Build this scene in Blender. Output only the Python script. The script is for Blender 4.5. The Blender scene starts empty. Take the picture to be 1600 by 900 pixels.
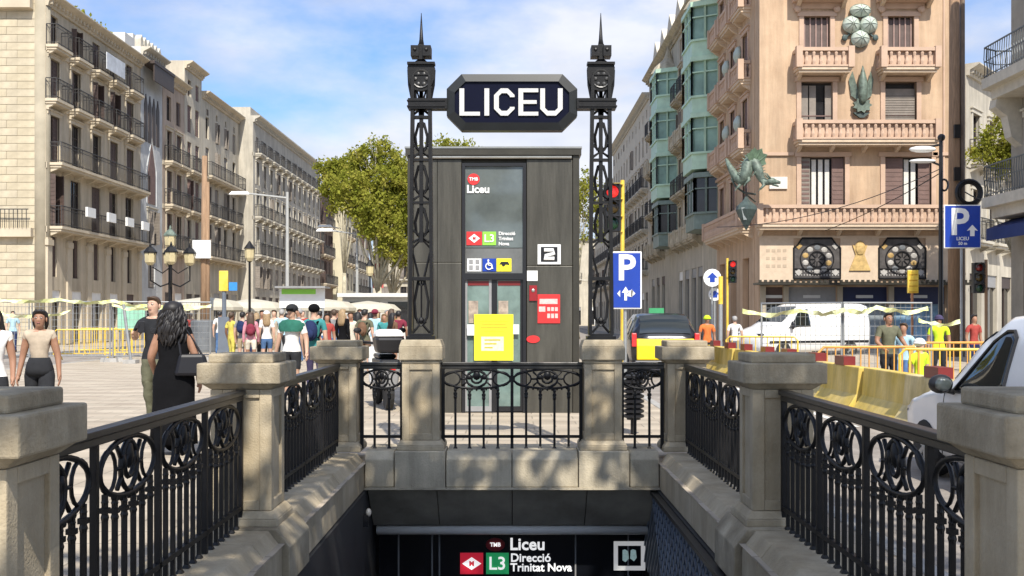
import bpy, math, random
import numpy as np
from mathutils import Vector, Matrix, Quaternion
random.seed(7); RNG = np.random.default_rng(11)
R = math.radians
SC = bpy.context.scene
COL = SC.collection
F, E, CX, HY = 1700.0, 1.5, 800.0, 495.0

# ---------------------------------------------------------------- camera, sky, sun, exposure
cam = bpy.data.objects.new('camera', bpy.data.cameras.new('camera')); COL.objects.link(cam)
cam.data.sensor_width = 36; cam.data.lens = 36 * F / 1600
cam.data.shift_y = 45 / 1600
cam.data.clip_start = 0.05; cam.data.clip_end = 3000
cam.location = (0, 0, E); cam.rotation_euler = (R(90), 0, 0)
SC.camera = cam
SUN_AZ, SUN_EL = 168.0, 48.0            # clockwise from +Y
sa, se = R(SUN_AZ), R(SUN_EL)
sun_dir = Vector((math.sin(sa) * math.cos(se), math.cos(sa) * math.cos(se), math.sin(se)))
sl = bpy.data.lights.new('sun', 'SUN'); sl.energy = 3.3; sl.angle = R(0.5); sl.color = (1.0, 0.94, 0.84)
so = bpy.data.objects.new('sun', sl); COL.objects.link(so)
so.rotation_euler = (-sun_dir).to_track_quat('-Z', 'Y').to_euler(); so.location = (0, 0, 60)

world = bpy.data.worlds.new('World'); SC.world = world; world.use_nodes = True
wn, wl = world.node_tree.nodes, world.node_tree.links
bg = wn['Background']; bg.inputs[1].default_value = 0.135
sky = wn.new('ShaderNodeTexSky'); sky.sky_type = 'NISHITA'; sky.sun_disc = False
sky.sun_elevation = se; sky.sun_rotation = sa; sky.air_density = 1.0; sky.dust_density = 1.6; sky.ozone_density = 3.0
tc = wn.new('ShaderNodeTexCoord'); mp = wn.new('ShaderNodeMapping')
mp.inputs['Scale'].default_value = (1.0, 1.0, 2.3); mp.inputs['Location'].default_value = (3.1, 0.1, 2.4)
wl.new(tc.outputs['Generated'], mp.inputs[0])
n1 = wn.new('ShaderNodeTexNoise'); n1.inputs['Scale'].default_value = 2.2; n1.inputs['Detail'].default_value = 9; n1.inputs['Roughness'].default_value = 0.55
wl.new(mp.outputs[0], n1.inputs['Vector'])
rp = wn.new('ShaderNodeValToRGB'); rp.color_ramp.elements[0].position = 0.42; rp.color_ramp.elements[1].position = 0.57
rp.color_ramp.elements[0].color = (0, 0, 0, 1); rp.color_ramp.elements[1].color = (0.95, 0.95, 0.95, 1)
wl.new(n1.outputs[0], rp.inputs[0])
n2 = wn.new('ShaderNodeTexNoise'); n2.inputs['Scale'].default_value = 6; n2.inputs['Detail'].default_value = 6
wl.new(mp.outputs[0], n2.inputs['Vector'])
cr2 = wn.new('ShaderNodeValToRGB'); cr2.color_ramp.elements[0].color = (2.5, 2.7, 3.25, 1); cr2.color_ramp.elements[1].color = (3.9, 3.95, 4.15, 1)
cr2.color_ramp.elements[0].position = 0.35; cr2.color_ramp.elements[1].position = 0.7
wl.new(n2.outputs[0], cr2.inputs[0])
tint = wn.new('ShaderNodeMixRGB'); tint.blend_type = 'MULTIPLY'; tint.inputs[0].default_value = 1; tint.inputs[2].default_value = (0.52, 0.64, 0.80, 1); wl.new(sky.outputs[0], tint.inputs[1])
mx = wn.new('ShaderNodeMixRGB'); wl.new(rp.outputs[0], mx.inputs[0]); wl.new(tint.outputs[0], mx.inputs[1]); wl.new(cr2.outputs[0], mx.inputs[2])
wl.new(mx.outputs[0], bg.inputs[0])
SC.view_settings.view_transform = 'Standard'; SC.view_settings.look = 'None'
SC.view_settings.exposure = 0.98; SC.view_settings.gamma = 1

# ---------------------------------------------------------------- helpers
def at(px, py, Y): return Vector(((px - CX) * Y / F, Y, E - (py - HY) * Y / F))
def PX(px, Y): return (px - CX) * Y / F
def PZ(py, Y): return E - (py - HY) * Y / F

MATS = {}
def mat(name, col, rough=0.7, metal=0.0, var=0.12, scale=3.0, bump=0.0, bscale=40.0, trans=0.0, spec=0.5, col2=None, emit=None, stretch=None, grain=0, gs=1.0):
    if name in MATS: return MATS[name]
    m = bpy.data.materials.new(name); m.use_nodes = True; MATS[name] = m
    nt = m.node_tree; n, l = nt.nodes, nt.links; b = n['Principled BSDF']
    b.inputs['Roughness'].default_value = rough; b.inputs['Metallic'].default_value = metal
    b.inputs['Specular IOR Level'].default_value = spec
    b.inputs['Base Color'].default_value = (*col, 1)
    t = n.new('ShaderNodeTexCoord'); src = t.outputs['Object']
    if stretch:
        g = n.new('ShaderNodeMapping'); g.inputs['Scale'].default_value = stretch; l.new(src, g.inputs[0]); src = g.outputs[0]
    if var > 0:
        x = n.new('ShaderNodeTexNoise'); x.inputs['Scale'].default_value = scale; x.inputs['Detail'].default_value = 6; x.inputs['Roughness'].default_value = 0.62
        l.new(src, x.inputs['Vector'])
        r = n.new('ShaderNodeValToRGB'); r.color_ramp.elements[0].position = 0.3; r.color_ramp.elements[1].position = 0.72
        c2 = col2 if col2 else [min(1, c * (1 + var)) for c in col]
        r.color_ramp.elements[0].color = (*[c * (1 - var) for c in col], 1); r.color_ramp.elements[1].color = (*c2, 1)
        l.new(x.outputs[0], r.inputs[0]); l.new(r.outputs[0], b.inputs['Base Color'])
    if grain and var > 0:
        g1 = n.new('ShaderNodeMapping'); g1.inputs['Scale'].default_value = (2.2*gs, 2.2*gs, 0.22*gs); l.new(t.outputs['Object'], g1.inputs[0])
        k1 = n.new('ShaderNodeTexNoise'); k1.inputs['Scale'].default_value = 1.6; k1.inputs['Detail'].default_value = 7; k1.inputs['Roughness'].default_value = .7; l.new(g1.outputs[0], k1.inputs['Vector'])
        k2 = n.new('ShaderNodeTexNoise'); k2.inputs['Scale'].default_value = 45*gs; k2.inputs['Detail'].default_value = 3; l.new(t.outputs['Object'], k2.inputs['Vector'])
        h1 = n.new('ShaderNodeMapRange'); h1.inputs[1].default_value = .38; h1.inputs[2].default_value = .66; h1.inputs[3].default_value = 1-grain*1.35; h1.inputs[4].default_value = 1+grain*.3; l.new(k1.outputs[0], h1.inputs[0])
        h2 = n.new('ShaderNodeMapRange'); h2.inputs[1].default_value = .3; h2.inputs[2].default_value = .7; h2.inputs[3].default_value = 1-grain*.2; h2.inputs[4].default_value = 1+grain*.15; l.new(k2.outputs[0], h2.inputs[0])
        mm = n.new('ShaderNodeMath'); mm.operation = 'MULTIPLY'; l.new(h1.outputs[0], mm.inputs[0]); l.new(h2.outputs[0], mm.inputs[1])
        vm = n.new('ShaderNodeVectorMath'); vm.operation = 'SCALE'; l.new(r.outputs[0], vm.inputs[0]); l.new(mm.outputs[0], vm.inputs['Scale']); l.new(vm.outputs[0], b.inputs['Base Color'])
    if bump > 0:
        y = n.new('ShaderNodeTexNoise'); y.inputs['Scale'].default_value = bscale; y.inputs['Detail'].default_value = 5; l.new(src, y.inputs['Vector'])
        u = n.new('ShaderNodeBump'); u.inputs['Strength'].default_value = bump; u.inputs['Distance'].default_value = 0.02
        l.new(y.outputs[0], u.inputs['Height']); l.new(u.outputs[0], b.inputs['Normal'])
    if trans: b.inputs['Transmission Weight'].default_value = trans
    if emit:
        b.inputs['Emission Color'].default_value = (*emit[:3], 1); b.inputs['Emission Strength'].default_value = emit[3]
    return m

def leafmat(name, c1, c2, c3):
    m = bpy.data.materials.new(name); m.use_nodes = True; MATS[name] = m
    nt = m.node_tree; n, l = nt.nodes, nt.links; n.remove(n['Principled BSDF']); out = n['Material Output']
    t = n.new('ShaderNodeTexCoord'); x = n.new('ShaderNodeTexNoise'); x.inputs['Scale'].default_value = 1.1; x.inputs['Detail'].default_value = 7; x.inputs['Roughness'].default_value = 0.75
    l.new(t.outputs['Object'], x.inputs['Vector'])
    r = n.new('ShaderNodeValToRGB'); e = r.color_ramp.elements; e[0].position = 0.33; e[0].color = (*c1, 1); e[1].position = 0.68; e[1].color = (*c3, 1)
    k = e.new(0.5); k.color = (*c2, 1); l.new(x.outputs[0], r.inputs[0])
    d = n.new('ShaderNodeBsdfDiffuse'); tr = n.new('ShaderNodeBsdfTranslucent'); s = n.new('ShaderNodeMixShader'); s.inputs[0].default_value = 0.45
    l.new(r.outputs[0], d.inputs[0]); l.new(r.outputs[0], tr.inputs[0]); l.new(d.outputs[0], s.inputs[1]); l.new(tr.outputs[0], s.inputs[2]); l.new(s.outputs[0], out.inputs[0])
    return m

class MB:
    def __init__(s): s.v = []; s.f = []; s.m = []; s.cur = 0
    def add(s, vs, fs):
        o = len(s.v); s.v.extend([tuple(p) for p in vs]); s.f.extend([tuple(i + o for i in q) for q in fs]); s.m.extend([s.cur] * len(fs)); return s
    def box(s, x0, x1, y0, y1, z0, z1):
        return s.add([(x0,y0,z0),(x1,y0,z0),(x1,y1,z0),(x0,y1,z0),(x0,y0,z1),(x1,y0,z1),(x1,y1,z1),(x0,y1,z1)],
              [(3,2,1,0),(4,5,6,7),(0,1,5,4),(1,2,6,5),(2,3,7,6),(3,0,4,7)])
    def cbox(s, c, d): return s.box(c[0]-d[0]/2, c[0]+d[0]/2, c[1]-d[1]/2, c[1]+d[1]/2, c[2]-d[2]/2, c[2]+d[2]/2)
    def taper(s, x0,x1,y0,y1,z0, X0,X1,Y0,Y1,z1):
        return s.add([(x0,y0,z0),(x1,y0,z0),(x1,y1,z0),(x0,y1,z0),(X0,Y0,z1),(X1,Y0,z1),(X1,Y1,z1),(X0,Y1,z1)],
              [(3,2,1,0),(4,5,6,7),(0,1,5,4),(1,2,6,5),(2,3,7,6),(3,0,4,7)])
    def tube(s, pts, r, n=6, closed=False, cap=True):
        pts = [Vector(p) for p in pts]; N = len(pts); rs = r if isinstance(r, (list, tuple)) else [r] * N
        vs = []; prev = None
        for i, p in enumerate(pts):
            if closed: d = pts[(i+1) % N] - pts[i-1]
            else: d = pts[min(i+1, N-1)] - pts[max(i-1, 0)]
            d = d.normalized() if d.length > 1e-9 else Vector((0,0,1))
            if prev is None:
                a = Vector((0,0,1)) if abs(d.z) < 0.9 else Vector((0,1,0)); u = d.cross(a).normalized()
            else:
                u = prev - d * prev.dot(d); u = u.normalized() if u.length > 1e-6 else d.orthogonal().normalized()
            prev = u; w = d.cross(u)
            for k in range(n):
                t = 2 * math.pi * (k + 0.5) / n; vs.append(p + (u * math.cos(t) + w * math.sin(t)) * rs[i])
        fs = []
        for i in range(N if closed else N - 1):
            j = (i + 1) % N
            for k in range(n): fs.append((i*n+k, i*n+(k+1)%n, j*n+(k+1)%n, j*n+k))
        if cap and not closed: fs.append(tuple(range(n-1, -1, -1))); fs.append(tuple((N-1)*n + k for k in range(n)))
        return s.add(vs, fs)
    def lathe(s, prof, n=12, c=(0,0,0)):
        vs = []; fs = []
        for (r, z) in prof:
            for k in range(n):
                t = 2*math.pi*(k+.5)/n; vs.append((c[0]+r*math.cos(t), c[1]+r*math.sin(t), c[2]+z))
        for i in range(len(prof)-1):
            for k in range(n): fs.append((i*n+k, i*n+(k+1)%n, (i+1)*n+(k+1)%n, (i+1)*n+k))
        fs.append(tuple(range(n-1,-1,-1))); fs.append(tuple((len(prof)-1)*n+k for k in range(n)))
        return s.add(vs, fs)
    def prism(s, poly, y0, y1):          # polygon in xz, extruded along y (front y0)
        n = len(poly); vs = [(x,y0,z) for x,z in poly] + [(x,y1,z) for x,z in poly]
        return s.add(vs, [tuple(range(n)), tuple(range(2*n-1, n-1, -1))] + [(i, i+n, (i+1)%n+n, (i+1)%n) for i in range(n)])
    def prismx(s, poly, x0, x1):         # polygon in yz, extruded along x
        n = len(poly); vs = [(x0,y,z) for y,z in poly] + [(x1,y,z) for y,z in poly]
        return s.add(vs, [tuple(range(n-1,-1,-1)), tuple(range(n, 2*n))] + [(i, (i+1)%n, (i+1)%n+n, i+n) for i in range(n)])
    def prismz(s, poly, z0, z1):
        n = len(poly); vs = [(x,y,z0) for x,y in poly] + [(x,y,z1) for x,y in poly]
        return s.add(vs, [tuple(range(n-1,-1,-1)), tuple(range(n, 2*n))] + [(i, (i+1)%n, (i+1)%n+n, i+n) for i in range(n)])
    def ell(s, c, r, n=10, m=6):
        vs = []; fs = []
        for i in range(1, m):
            a = math.pi * i / m - math.pi/2
            for k in range(n):
                t = 2*math.pi*k/n; vs.append((c[0]+r[0]*math.cos(a)*math.cos(t), c[1]+r[1]*math.cos(a)*math.sin(t), c[2]+r[2]*math.sin(a)))
        b = len(vs); vs += [(c[0],c[1],c[2]-r[2]), (c[0],c[1],c[2]+r[2])]
        for i in range(m-2):
            for k in range(n): fs.append((i*n+k, i*n+(k+1)%n, (i+1)*n+(k+1)%n, (i+1)*n+k))
        for k in range(n): fs.append((b, (k+1)%n, k)); fs.append((b+1, (m-2)*n+k, (m-2)*n+(k+1)%n))
        return s.add(vs, fs)
    def loft(s, rings, closed=True, cap=True):
        n = len(rings[0]); vs = [p for r in rings for p in r]; fs = []
        for i in range(len(rings)-1):
            for k in range(n if closed else n-1): fs.append((i*n+k, i*n+(k+1)%n, (i+1)*n+(k+1)%n, (i+1)*n+k))
        if cap: fs.append(tuple(range(n-1,-1,-1))); fs.append(tuple((len(rings)-1)*n+k for k in range(n)))
        return s.add(vs, fs)
    def xf(s, M, start=0):
        for i in range(start, len(s.v)): s.v[i] = tuple(M @ Vector(s.v[i]))
        return s
    def mesh(s, name, mats, smooth=False):
        me = bpy.data.meshes.new(name); me.from_pydata(s.v, [], s.f)
        for m in (mats if isinstance(mats, (list, tuple)) else [mats]): me.materials.append(m)
        if isinstance(mats, (list, tuple)) and len(mats) > 1: me.polygons.foreach_set('material_index', s.m)
        if smooth: me.polygons.foreach_set('use_smooth', [True]*len(me.polygons))
        me.update(); return me
    def build(s, name, mats, parent=None, loc=(0,0,0), rz=0, smooth=False, bevel=0):
        return put(name, s.mesh(name, mats, smooth), parent, loc, rz, bevel)

def put(name, me, parent=None, loc=(0,0,0), rz=0, bevel=0, rot=None, scale=None):
    o = bpy.data.objects.new(name, me); COL.objects.link(o); o.location = loc
    o.rotation_euler = rot if rot else (0,0,rz)
    if scale: o.scale = scale
    if parent: o.parent = parent
    if bevel:
        b = o.modifiers.new('bevel', 'BEVEL'); b.width = bevel; b.segments = 2; b.limit_method = 'ANGLE'
    return o
def tag(o, label, cat, group=None):
    o['label'] = label; o['category'] = cat
    if group: o['group'] = group
    return o
def thing(name, label, cat, loc=(0,0,0), rz=0, group=None):
    o = bpy.data.objects.new(name, None); COL.objects.link(o); o.location = loc; o.rotation_euler = (0,0,rz); o.empty_display_size = 0.2
    return tag(o, label, cat, group)
def struct(o): o['kind'] = 'structure'; return o
def stuff(o): o['kind'] = 'stuff'; return o
def copy_tree(o, parent=None):
    c = o.copy(); COL.objects.link(c)
    if parent: c.parent = parent
    for ch in list(o.children): copy_tree(ch, c)
    return c
def text_mesh(body, size, depth, m, offset=0.0, align='CENTER', spacing=1.0):
    cu = bpy.data.curves.new('text', 'FONT'); cu.body = body; cu.size = size; cu.extrude = depth; cu.offset = offset
    cu.align_x = align; cu.align_y = 'CENTER'; cu.space_character = spacing; cu.resolution_u = 3
    o = bpy.data.objects.new('text', cu); COL.objects.link(o)
    dg = bpy.context.evaluated_depsgraph_get(); me = bpy.data.meshes.new_from_object(o.evaluated_get(dg))
    bpy.data.objects.remove(o); bpy.data.curves.remove(cu)
    me.materials.clear(); me.materials.append(m); return me
def text(name, body, size, m, parent, loc, depth=0.004, offset=0.0, align='CENTER', rz=0, spacing=1.0):
    return put(name, text_mesh(body, size, depth, m, offset, align, spacing), parent, loc, rot=(R(90),0,rz))
def ring(cx, cz, rx, rz, n=20, y=0.0, a0=0, a1=2*math.pi):
    full = abs(a1-a0-2*math.pi) < 1e-6
    return [(cx+rx*math.cos(a0+(a1-a0)*k/(n if full else n-1)), y, cz+rz*math.sin(a0+(a1-a0)*k/(n if full else n-1))) for k in range(n)]

# ---------------------------------------------------------------- materials
stone = mat('sandstone', (0.45,0.36,0.225), 0.85, var=0.24, scale=2.2, bump=0.28, bscale=90, col2=(0.53,0.45,0.32), grain=.16)
stone_d = mat('weathered_stone', (0.385,0.31,0.195), 0.88, var=0.32, scale=3.5, bump=0.3, bscale=80, col2=(0.50,0.43,0.31), grain=.22)
stone_pale = mat('pale_stone', (0.47,0.41,0.30), 0.85, var=0.28, scale=1.8, bump=0.3, bscale=60, grain=.18)
stone_dark = mat('dark_slab', (0.09,0.09,0.08), 0.6, var=0.4, scale=2, bump=0.1)
iron = mat('black_iron', (0.008,0.008,0.009), 0.45, 0.0, var=0.3, scale=12, bump=0.08, bscale=60, spec=0.3)
iron_rail = mat('worn_rail', (0.045,0.043,0.04), 0.35, 0.4, var=0.3, scale=8)
navy = mat('navy_enamel', (0.003,0.004,0.016), 0.35, var=0.1, spec=0.15)
black = mat('black_paint', (0.012,0.012,0.014), 0.35, var=0.1)
letter = mat('letter_white', (0.56,0.56,0.54), 0.5, var=0.04, scale=6)
white = mat('white_paint', (0.75,0.75,0.73), 0.45, var=0.06)
steel = mat('brushed_steel', (0.42,0.41,0.38), 0.32, 0.8, var=0.15, scale=4)
bronze = mat('bronze_panel', (0.088,0.083,0.068), 0.42, 0.35, var=0.16, scale=2.5, bump=0.03, stretch=(6,6,0.6), grain=.3)
bronze_d = mat('bronze_frame', (0.05,0.046,0.036), 0.4, 0.4, var=0.2)
glass_d = mat('dark_glass', (0.05,0.06,0.06), 0.06, var=0.3, scale=1.5, spec=0.8)
glass_g = mat('green_glass', (0.14,0.20,0.18), 0.08, var=0.35, scale=2.5, spec=0.8)
glass_car = mat('car_glass', (0.012,0.016,0.016), 0.03, var=0, spec=0.9)
pane_m = mat('window_pane', (0.022,0.022,0.024), 0.12, var=0.5, scale=0.8, spec=0.6)
yellow = mat('yellow_plastic', (0.72,0.47,0.03), 0.5, var=0.15, scale=3, col2=(0.80,0.58,0.10))
yellow_f = mat('yellow_paper', (0.88,0.78,0.02), 0.6, var=0.05)
red = mat('red_paint', (0.62,0.03,0.03), 0.4, var=0.08)
red_d = mat('dark_red_reflector', (0.16,0.015,0.015), 0.35, var=0.1)
green_s = mat('line_green', (0.02,0.32,0.11), 0.4, var=0.05)
green_l = mat('lime_green', (0.25,0.62,0.06), 0.4, var=0.05)
blue_s = mat('sign_blue', (0.01,0.045,0.32), 0.35, var=0.06)
grey_p = mat('grey_paint', (0.25,0.25,0.25), 0.5, var=0.12)
galv = mat('galvanised_steel', (0.36,0.37,0.37), 0.45, 0.6, var=0.15)
wood_pole = mat('wood_pole', (0.27,0.17,0.10), 0.85, var=0.3, scale=4, bump=0.4, bscale=20, stretch=(4,4,0.4))
bark = mat('plane_bark', (0.42,0.38,0.28), 0.9, var=0.4, scale=3, bump=0.5, bscale=12)
tape_m = mat('hazard_tape', (0.62,0.66,0.16), 0.5, var=0.2, scale=5, col2=(0.75,0.75,0.55))
concrete = mat('concrete', (0.34,0.33,0.31), 0.9, var=0.2, scale=4, bump=0.2)
rubber = mat('rubber', (0.02,0.02,0.02), 0.8, var=0.2)
pave = mat('pavement', (0.42,0.35,0.265), 0.8, var=0.3, scale=0.7, bump=0.1, bscale=30, col2=(0.52,0.45,0.35))
asphalt = mat('granite_road', (0.30,0.265,0.23), 0.85, var=0.25, scale=1.2, bump=0.3, bscale=60, grain=.2)
stucco_pink = mat('stucco_pink', (0.53,0.365,0.235), 0.9, var=0.12, scale=0.9, bump=0.25, bscale=9, col2=(0.58,0.42,0.28), grain=.2, gs=.5)
LEAF = leafmat('plane_leaf', (0.045,0.085,0.012), (0.12,0.17,0.024), (0.26,0.27,0.05))
LEAF2 = leafmat('far_leaf', (0.13,0.165,0.02), (0.30,0.31,0.05), (0.47,0.42,0.10))

# ---------------------------------------------------------------- ground
def sheet(name, rects, holes, z, m):
    xs = sorted({v for r in rects+holes for v in r[:2]}); ys = sorted({v for r in rects+holes for v in r[2:]}); b = MB()
    for i in range(len(xs)-1):
        for j in range(len(ys)-1):
            cx, cy = (xs[i]+xs[i+1])/2, (ys[j]+ys[j+1])/2
            if any(r[0]<cx<r[1] and r[2]<cy<r[3] for r in rects) and not any(h[0]<cx<h[1] and h[2]<cy<h[3] for h in holes):
                b.add([(xs[i],ys[j],z),(xs[i+1],ys[j],z),(xs[i+1],ys[j+1],z),(xs[i],ys[j+1],z)], [(0,1,2,3)])
    return struct(b.build(name, m))
STAIR = (-1.5, 1.5, 0.9, 11.8)
ROADR = (2.55, 9.2, -80, 400); ROADL = (-19.5, -14.5, -80, 400)
nt = pave.node_tree; n, l = nt.nodes, nt.links
tcn = n.new('ShaderNodeTexCoord'); br = n.new('ShaderNodeTexBrick'); br.inputs['Scale'].default_value = 1.0; br.inputs['Mortar Size'].default_value = 0.010
br.inputs['Brick Width'].default_value = 0.6; br.inputs['Row Height'].default_value = 0.4
br.inputs['Color1'].default_value = (0.40,0.33,0.25,1); br.inputs['Color2'].default_value = (0.51,0.44,0.34,1); br.inputs['Mortar'].default_value = (0.15,0.125,0.095,1)
l.new(tcn.outputs['Object'], br.inputs['Vector'])
wv = n.new('ShaderNodeTexWave'); wv.bands_direction = 'Y'; wv.inputs['Scale'].default_value = 0.35; wv.inputs['Distortion'].default_value = 9; wv.inputs['Detail'].default_value = 4
l.new(tcn.outputs['Object'], wv.inputs['Vector'])
mxn = n.new('ShaderNodeMixRGB'); mxn.blend_type = 'MULTIPLY'; mxn.inputs[0].default_value = 0.35
l.new(br.outputs['Color'], mxn.inputs[1]); l.new(wv.outputs['Color'], mxn.inputs[2])
mx2 = n.new('ShaderNodeMixRGB'); mx2.inputs[0].default_value = 0.4; bs = n['Principled BSDF']
prev = bs.inputs['Base Color'].links[0].from_socket
l.new(mxn.outputs[0], mx2.inputs[1]); l.new(prev, mx2.inputs[2]); l.new(mx2.outputs[0], bs.inputs['Base Color'])
sheet('pavement', [(-400,400,-80,1500)], [STAIR, ROADR, ROADL], 0.0, pave)
sheet('road', [ROADR], [], -0.12, asphalt); sheet('road', [ROADL], [], -0.12, asphalt)
for (x0, x1) in ((2.40, 2.55), (9.2, 9.35), (-14.5, -14.35), (-19.65, -19.5)):
    k = MB(); k.box(x0, x1, -80, 400, -0.14, 0.012); struct(k.build('kerb', concrete, bevel=0.02))
lm = MB()
for k in range(20): lm.add([(5.0,4+k*6,-.116),(5.12,4+k*6,-.116),(5.12,7+k*6,-.116),(5.0,7+k*6,-.116)], [(0,1,2,3)])
o = lm.build('lane_marking', white); struct(o)
# stair well: walls, steps
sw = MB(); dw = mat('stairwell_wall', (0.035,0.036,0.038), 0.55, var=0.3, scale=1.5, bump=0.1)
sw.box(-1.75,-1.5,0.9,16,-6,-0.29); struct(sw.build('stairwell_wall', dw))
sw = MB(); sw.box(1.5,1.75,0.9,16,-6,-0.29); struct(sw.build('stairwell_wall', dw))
sw = MB()
for k in range(30): sw.box(-1.5,1.5, 0.9+k*0.32, 1.22+k*0.32+0.02, -6-k*0.01, -0.16*(k+1)+0.16)
struct(sw.build('stairs', concrete))
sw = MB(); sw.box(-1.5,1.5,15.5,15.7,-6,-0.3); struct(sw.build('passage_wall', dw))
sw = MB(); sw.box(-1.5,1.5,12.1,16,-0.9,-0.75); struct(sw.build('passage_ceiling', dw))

# ---------------------------------------------------------------- balustrade
def pillar_parts(root, w, top, base, cap2=True, shaft=None):
    s = shaft or w*0.74; h = s/2; zc = top-0.21 if cap2 else top-0.21
    b = MB(); b.taper(-h-.05,h+.05,-h-.05,h+.05,base, -h-.05,h+.05,-h-.05,h+.05,base+.05); b.taper(-h-.05,h+.05,-h-.05,h+.05,base+.05, -h-.012,h+.012,-h-.012,h+.012,base+.10)
    b.build('plinth', stone, root, bevel=0.008)
    b = MB(); fr = s*0.2; zt, zb = zc-0.09, base+0.17
    z0, z1 = base+.10, zc-.03
    b.box(-h+.02,h-.02,-h+.02,h-.02,z0,z1)                       # recessed core
    for sx in (-1,1):
        for sy in (-1,1): b.box(min(sx*h,sx*(h-fr)),max(sx*h,sx*(h-fr)),min(sy*h,sy*(h-fr)),max(sy*h,sy*(h-fr)),z0+.001,z1-.001)
    for sy in (-1,1):
        for (a,c) in ((z0+.002,zb),(zt,z1-.002)):
            b.box(-h+fr,h-fr,min(sy*h,sy*(h-.03)),max(sy*h,sy*(h-.03)),a,c); b.box(min(sy*h,sy*(h-.03)),max(sy*h,sy*(h-.03)),-h+fr,h-fr,a,c)
    b.build('shaft', stone, root, bevel=0.006)
    W = w/2; b = MB(); b.taper(-h,h,-h,h,zc-.03, -W+.02,W-.02,-W+.02,W-.02,zc+.012)
    b.box(-W,W,-W,W,zc+.01,zc+.148); b.build('cap', stone_d, root, bevel=0.01)
    if cap2:
        b = MB(); u = W*0.78; b.box(-u,u,-u,u,zc+.146,top); b.build('cap_slab', stone_d, root, bevel=0.012)
YP = [3.70, 7.55, 11.58]; HX = 1.83
nm = [('nearest','at the edge of the photo'), ('middle','halfway along the stairs'), ('far','at the front corner of the stairwell')]
for sx, side in ((-1,'left'), (1,'right')):
    for k, y in enumerate(YP):
        p = thing('stone_pillar', f'{nm[k][0]} square sandstone pillar of the {side} balustrade, {nm[k][1]}', 'pillar', (sx*HX, y, 0), group='stone pillars of the stair balustrade')
        pillar_parts(p, 0.56 if k < 2 else 0.55, 1.25, 0.09)
for sx, side in ((-1,'left'), (1,'right')):
    p = thing('stone_pillar', f'narrower flat-capped stone pillar carrying the {side} iron sign post', 'pillar', (sx*0.945, 11.46, 0), group='stone pillars of the stair balustrade')
    pillar_parts(p, 0.45, 1.25, 0.12, cap2=False, shaft=0.39)
    W=.225; b = MB(); b.taper(-W,W,-W,W,1.186, -.2,.2,-.2,.2,1.262); b.build('cap_slab', stone_d, p, bevel=.01)
    b = MB(); b.box(-.26,.26,-.305,.2,-.26,.12); b.build('pedestal', stone_pale, p, bevel=.01)

# low parapets made of separate coping blocks
def side_parapet(sx, side):
    r = thing('stone_parapet', f'low sandstone parapet on the {side} side of the stairs, carrying the iron railings', 'parapet', (0,0,0))
    ys = [1.2,2.4,3.35,4.05,4.9,5.85,6.75,7.2,7.9,8.75,9.75,10.75,11.30]
    for a, c in zip(ys[:-1], ys[1:]):
        ped = any(abs((a+c)/2-y) < .25 for y in YP)
        i = 1.47 if ped else 1.52
        prof = [(i,-.28),(i,-.03),(i+.09,.085 if not ped else .09),(2.12,.09),(2.12,-.28)]
        b = MB(); vs = []; n = len(prof)
        for y in (a+.004, c-.004): vs += [(sx*x, y, z + (0.003 if ped else 0)) for x, z in prof]
        fs = [(k,(k+1)%n,(k+1)%n+n,k+n) for k in range(n)] + [tuple(range(n-1,-1,-1)), tuple(range(n,2*n))]
        if sx < 0: fs = [tuple(reversed(q)) for q in fs]
        b.add(vs, fs); b.build('coping_stone', stone if not ped else stone_d, r, bevel=.008)
side_parapet(-1,'left'); side_parapet(1,'right')
r = thing('stone_parapet', 'low pale stone parapet in front, below the centre railing', 'parapet', (0,11.17,0))
for (a, c) in ((-1.515,-1.21),(-.68,0.0),(0.0,.68),(1.21,1.515)):
    b = MB(); b.prismx([(0,-.25),(.0,.035),(.07,.115),(.7,.115),(.7,-.25)], a+.003, c-.003); b.build('coping_stone', stone_pale, r, bevel=.01)
b = MB(); b.box(-1.515,1.515,-.02,.6,-.275,-.252); b.build('drip_moulding', stone_pale, r)
# dark sloped lintel + steel tube + direction board
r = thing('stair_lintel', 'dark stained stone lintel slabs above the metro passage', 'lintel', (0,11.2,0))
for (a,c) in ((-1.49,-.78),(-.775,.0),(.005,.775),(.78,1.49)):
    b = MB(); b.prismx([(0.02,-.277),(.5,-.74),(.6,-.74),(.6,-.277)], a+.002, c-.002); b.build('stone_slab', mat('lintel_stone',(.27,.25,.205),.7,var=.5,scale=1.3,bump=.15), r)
b = MB(); b.tube([(-1.46,11.74,-.80),(1.46,11.74,-.80)], .05, 12); tag(b.build('steel_tube', mat('lit_steel',(.82,.80,.75),.45,0,var=.06), smooth=True), 'bright steel tube running across above the direction board', 'rail')  # light caught by the steel is put into its near-white colour
lit = mat('letter_lit', (0.75,0.75,0.73), 0.5, var=0, emit=(1,1,1,.38))
board = thing('direction_board', 'black backlit metro direction board reading Liceu, Direcció Trinitat Nova', 'sign', (0,12.0,0))
b = MB(); b.box(-1.47,1.47,0,.12,-1.75,-.87); b.build('board', mat('board_black',(.006,.007,.010),.18,var=.3,scale=2), board)
Y=11.99
def bz(py): return PZ(py, Y)
text('lettering','Liceu',.185,lit,board,(PX(824,Y),-.012,bz(851)),offset=.004)
text('lettering','Direcció',.128,lit,board,(PX(797.5,Y),-.012,bz(872)),offset=.0025,align='LEFT')
text('lettering','Trinitat Nova',.123,lit,board,(PX(797.5,Y),-.012,bz(887)),offset=.0025,align='LEFT')
b = MB(); b.prism([(PX(774,Y)+.105*math.cos(t*math.pi/10), bz(851)+.075*math.sin(t*math.pi/10)) for t in range(20)], -.012, 0); e=b.build('operator_badge', mat('maroon',(.25,.01,.015),.4,var=0), board)
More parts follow.
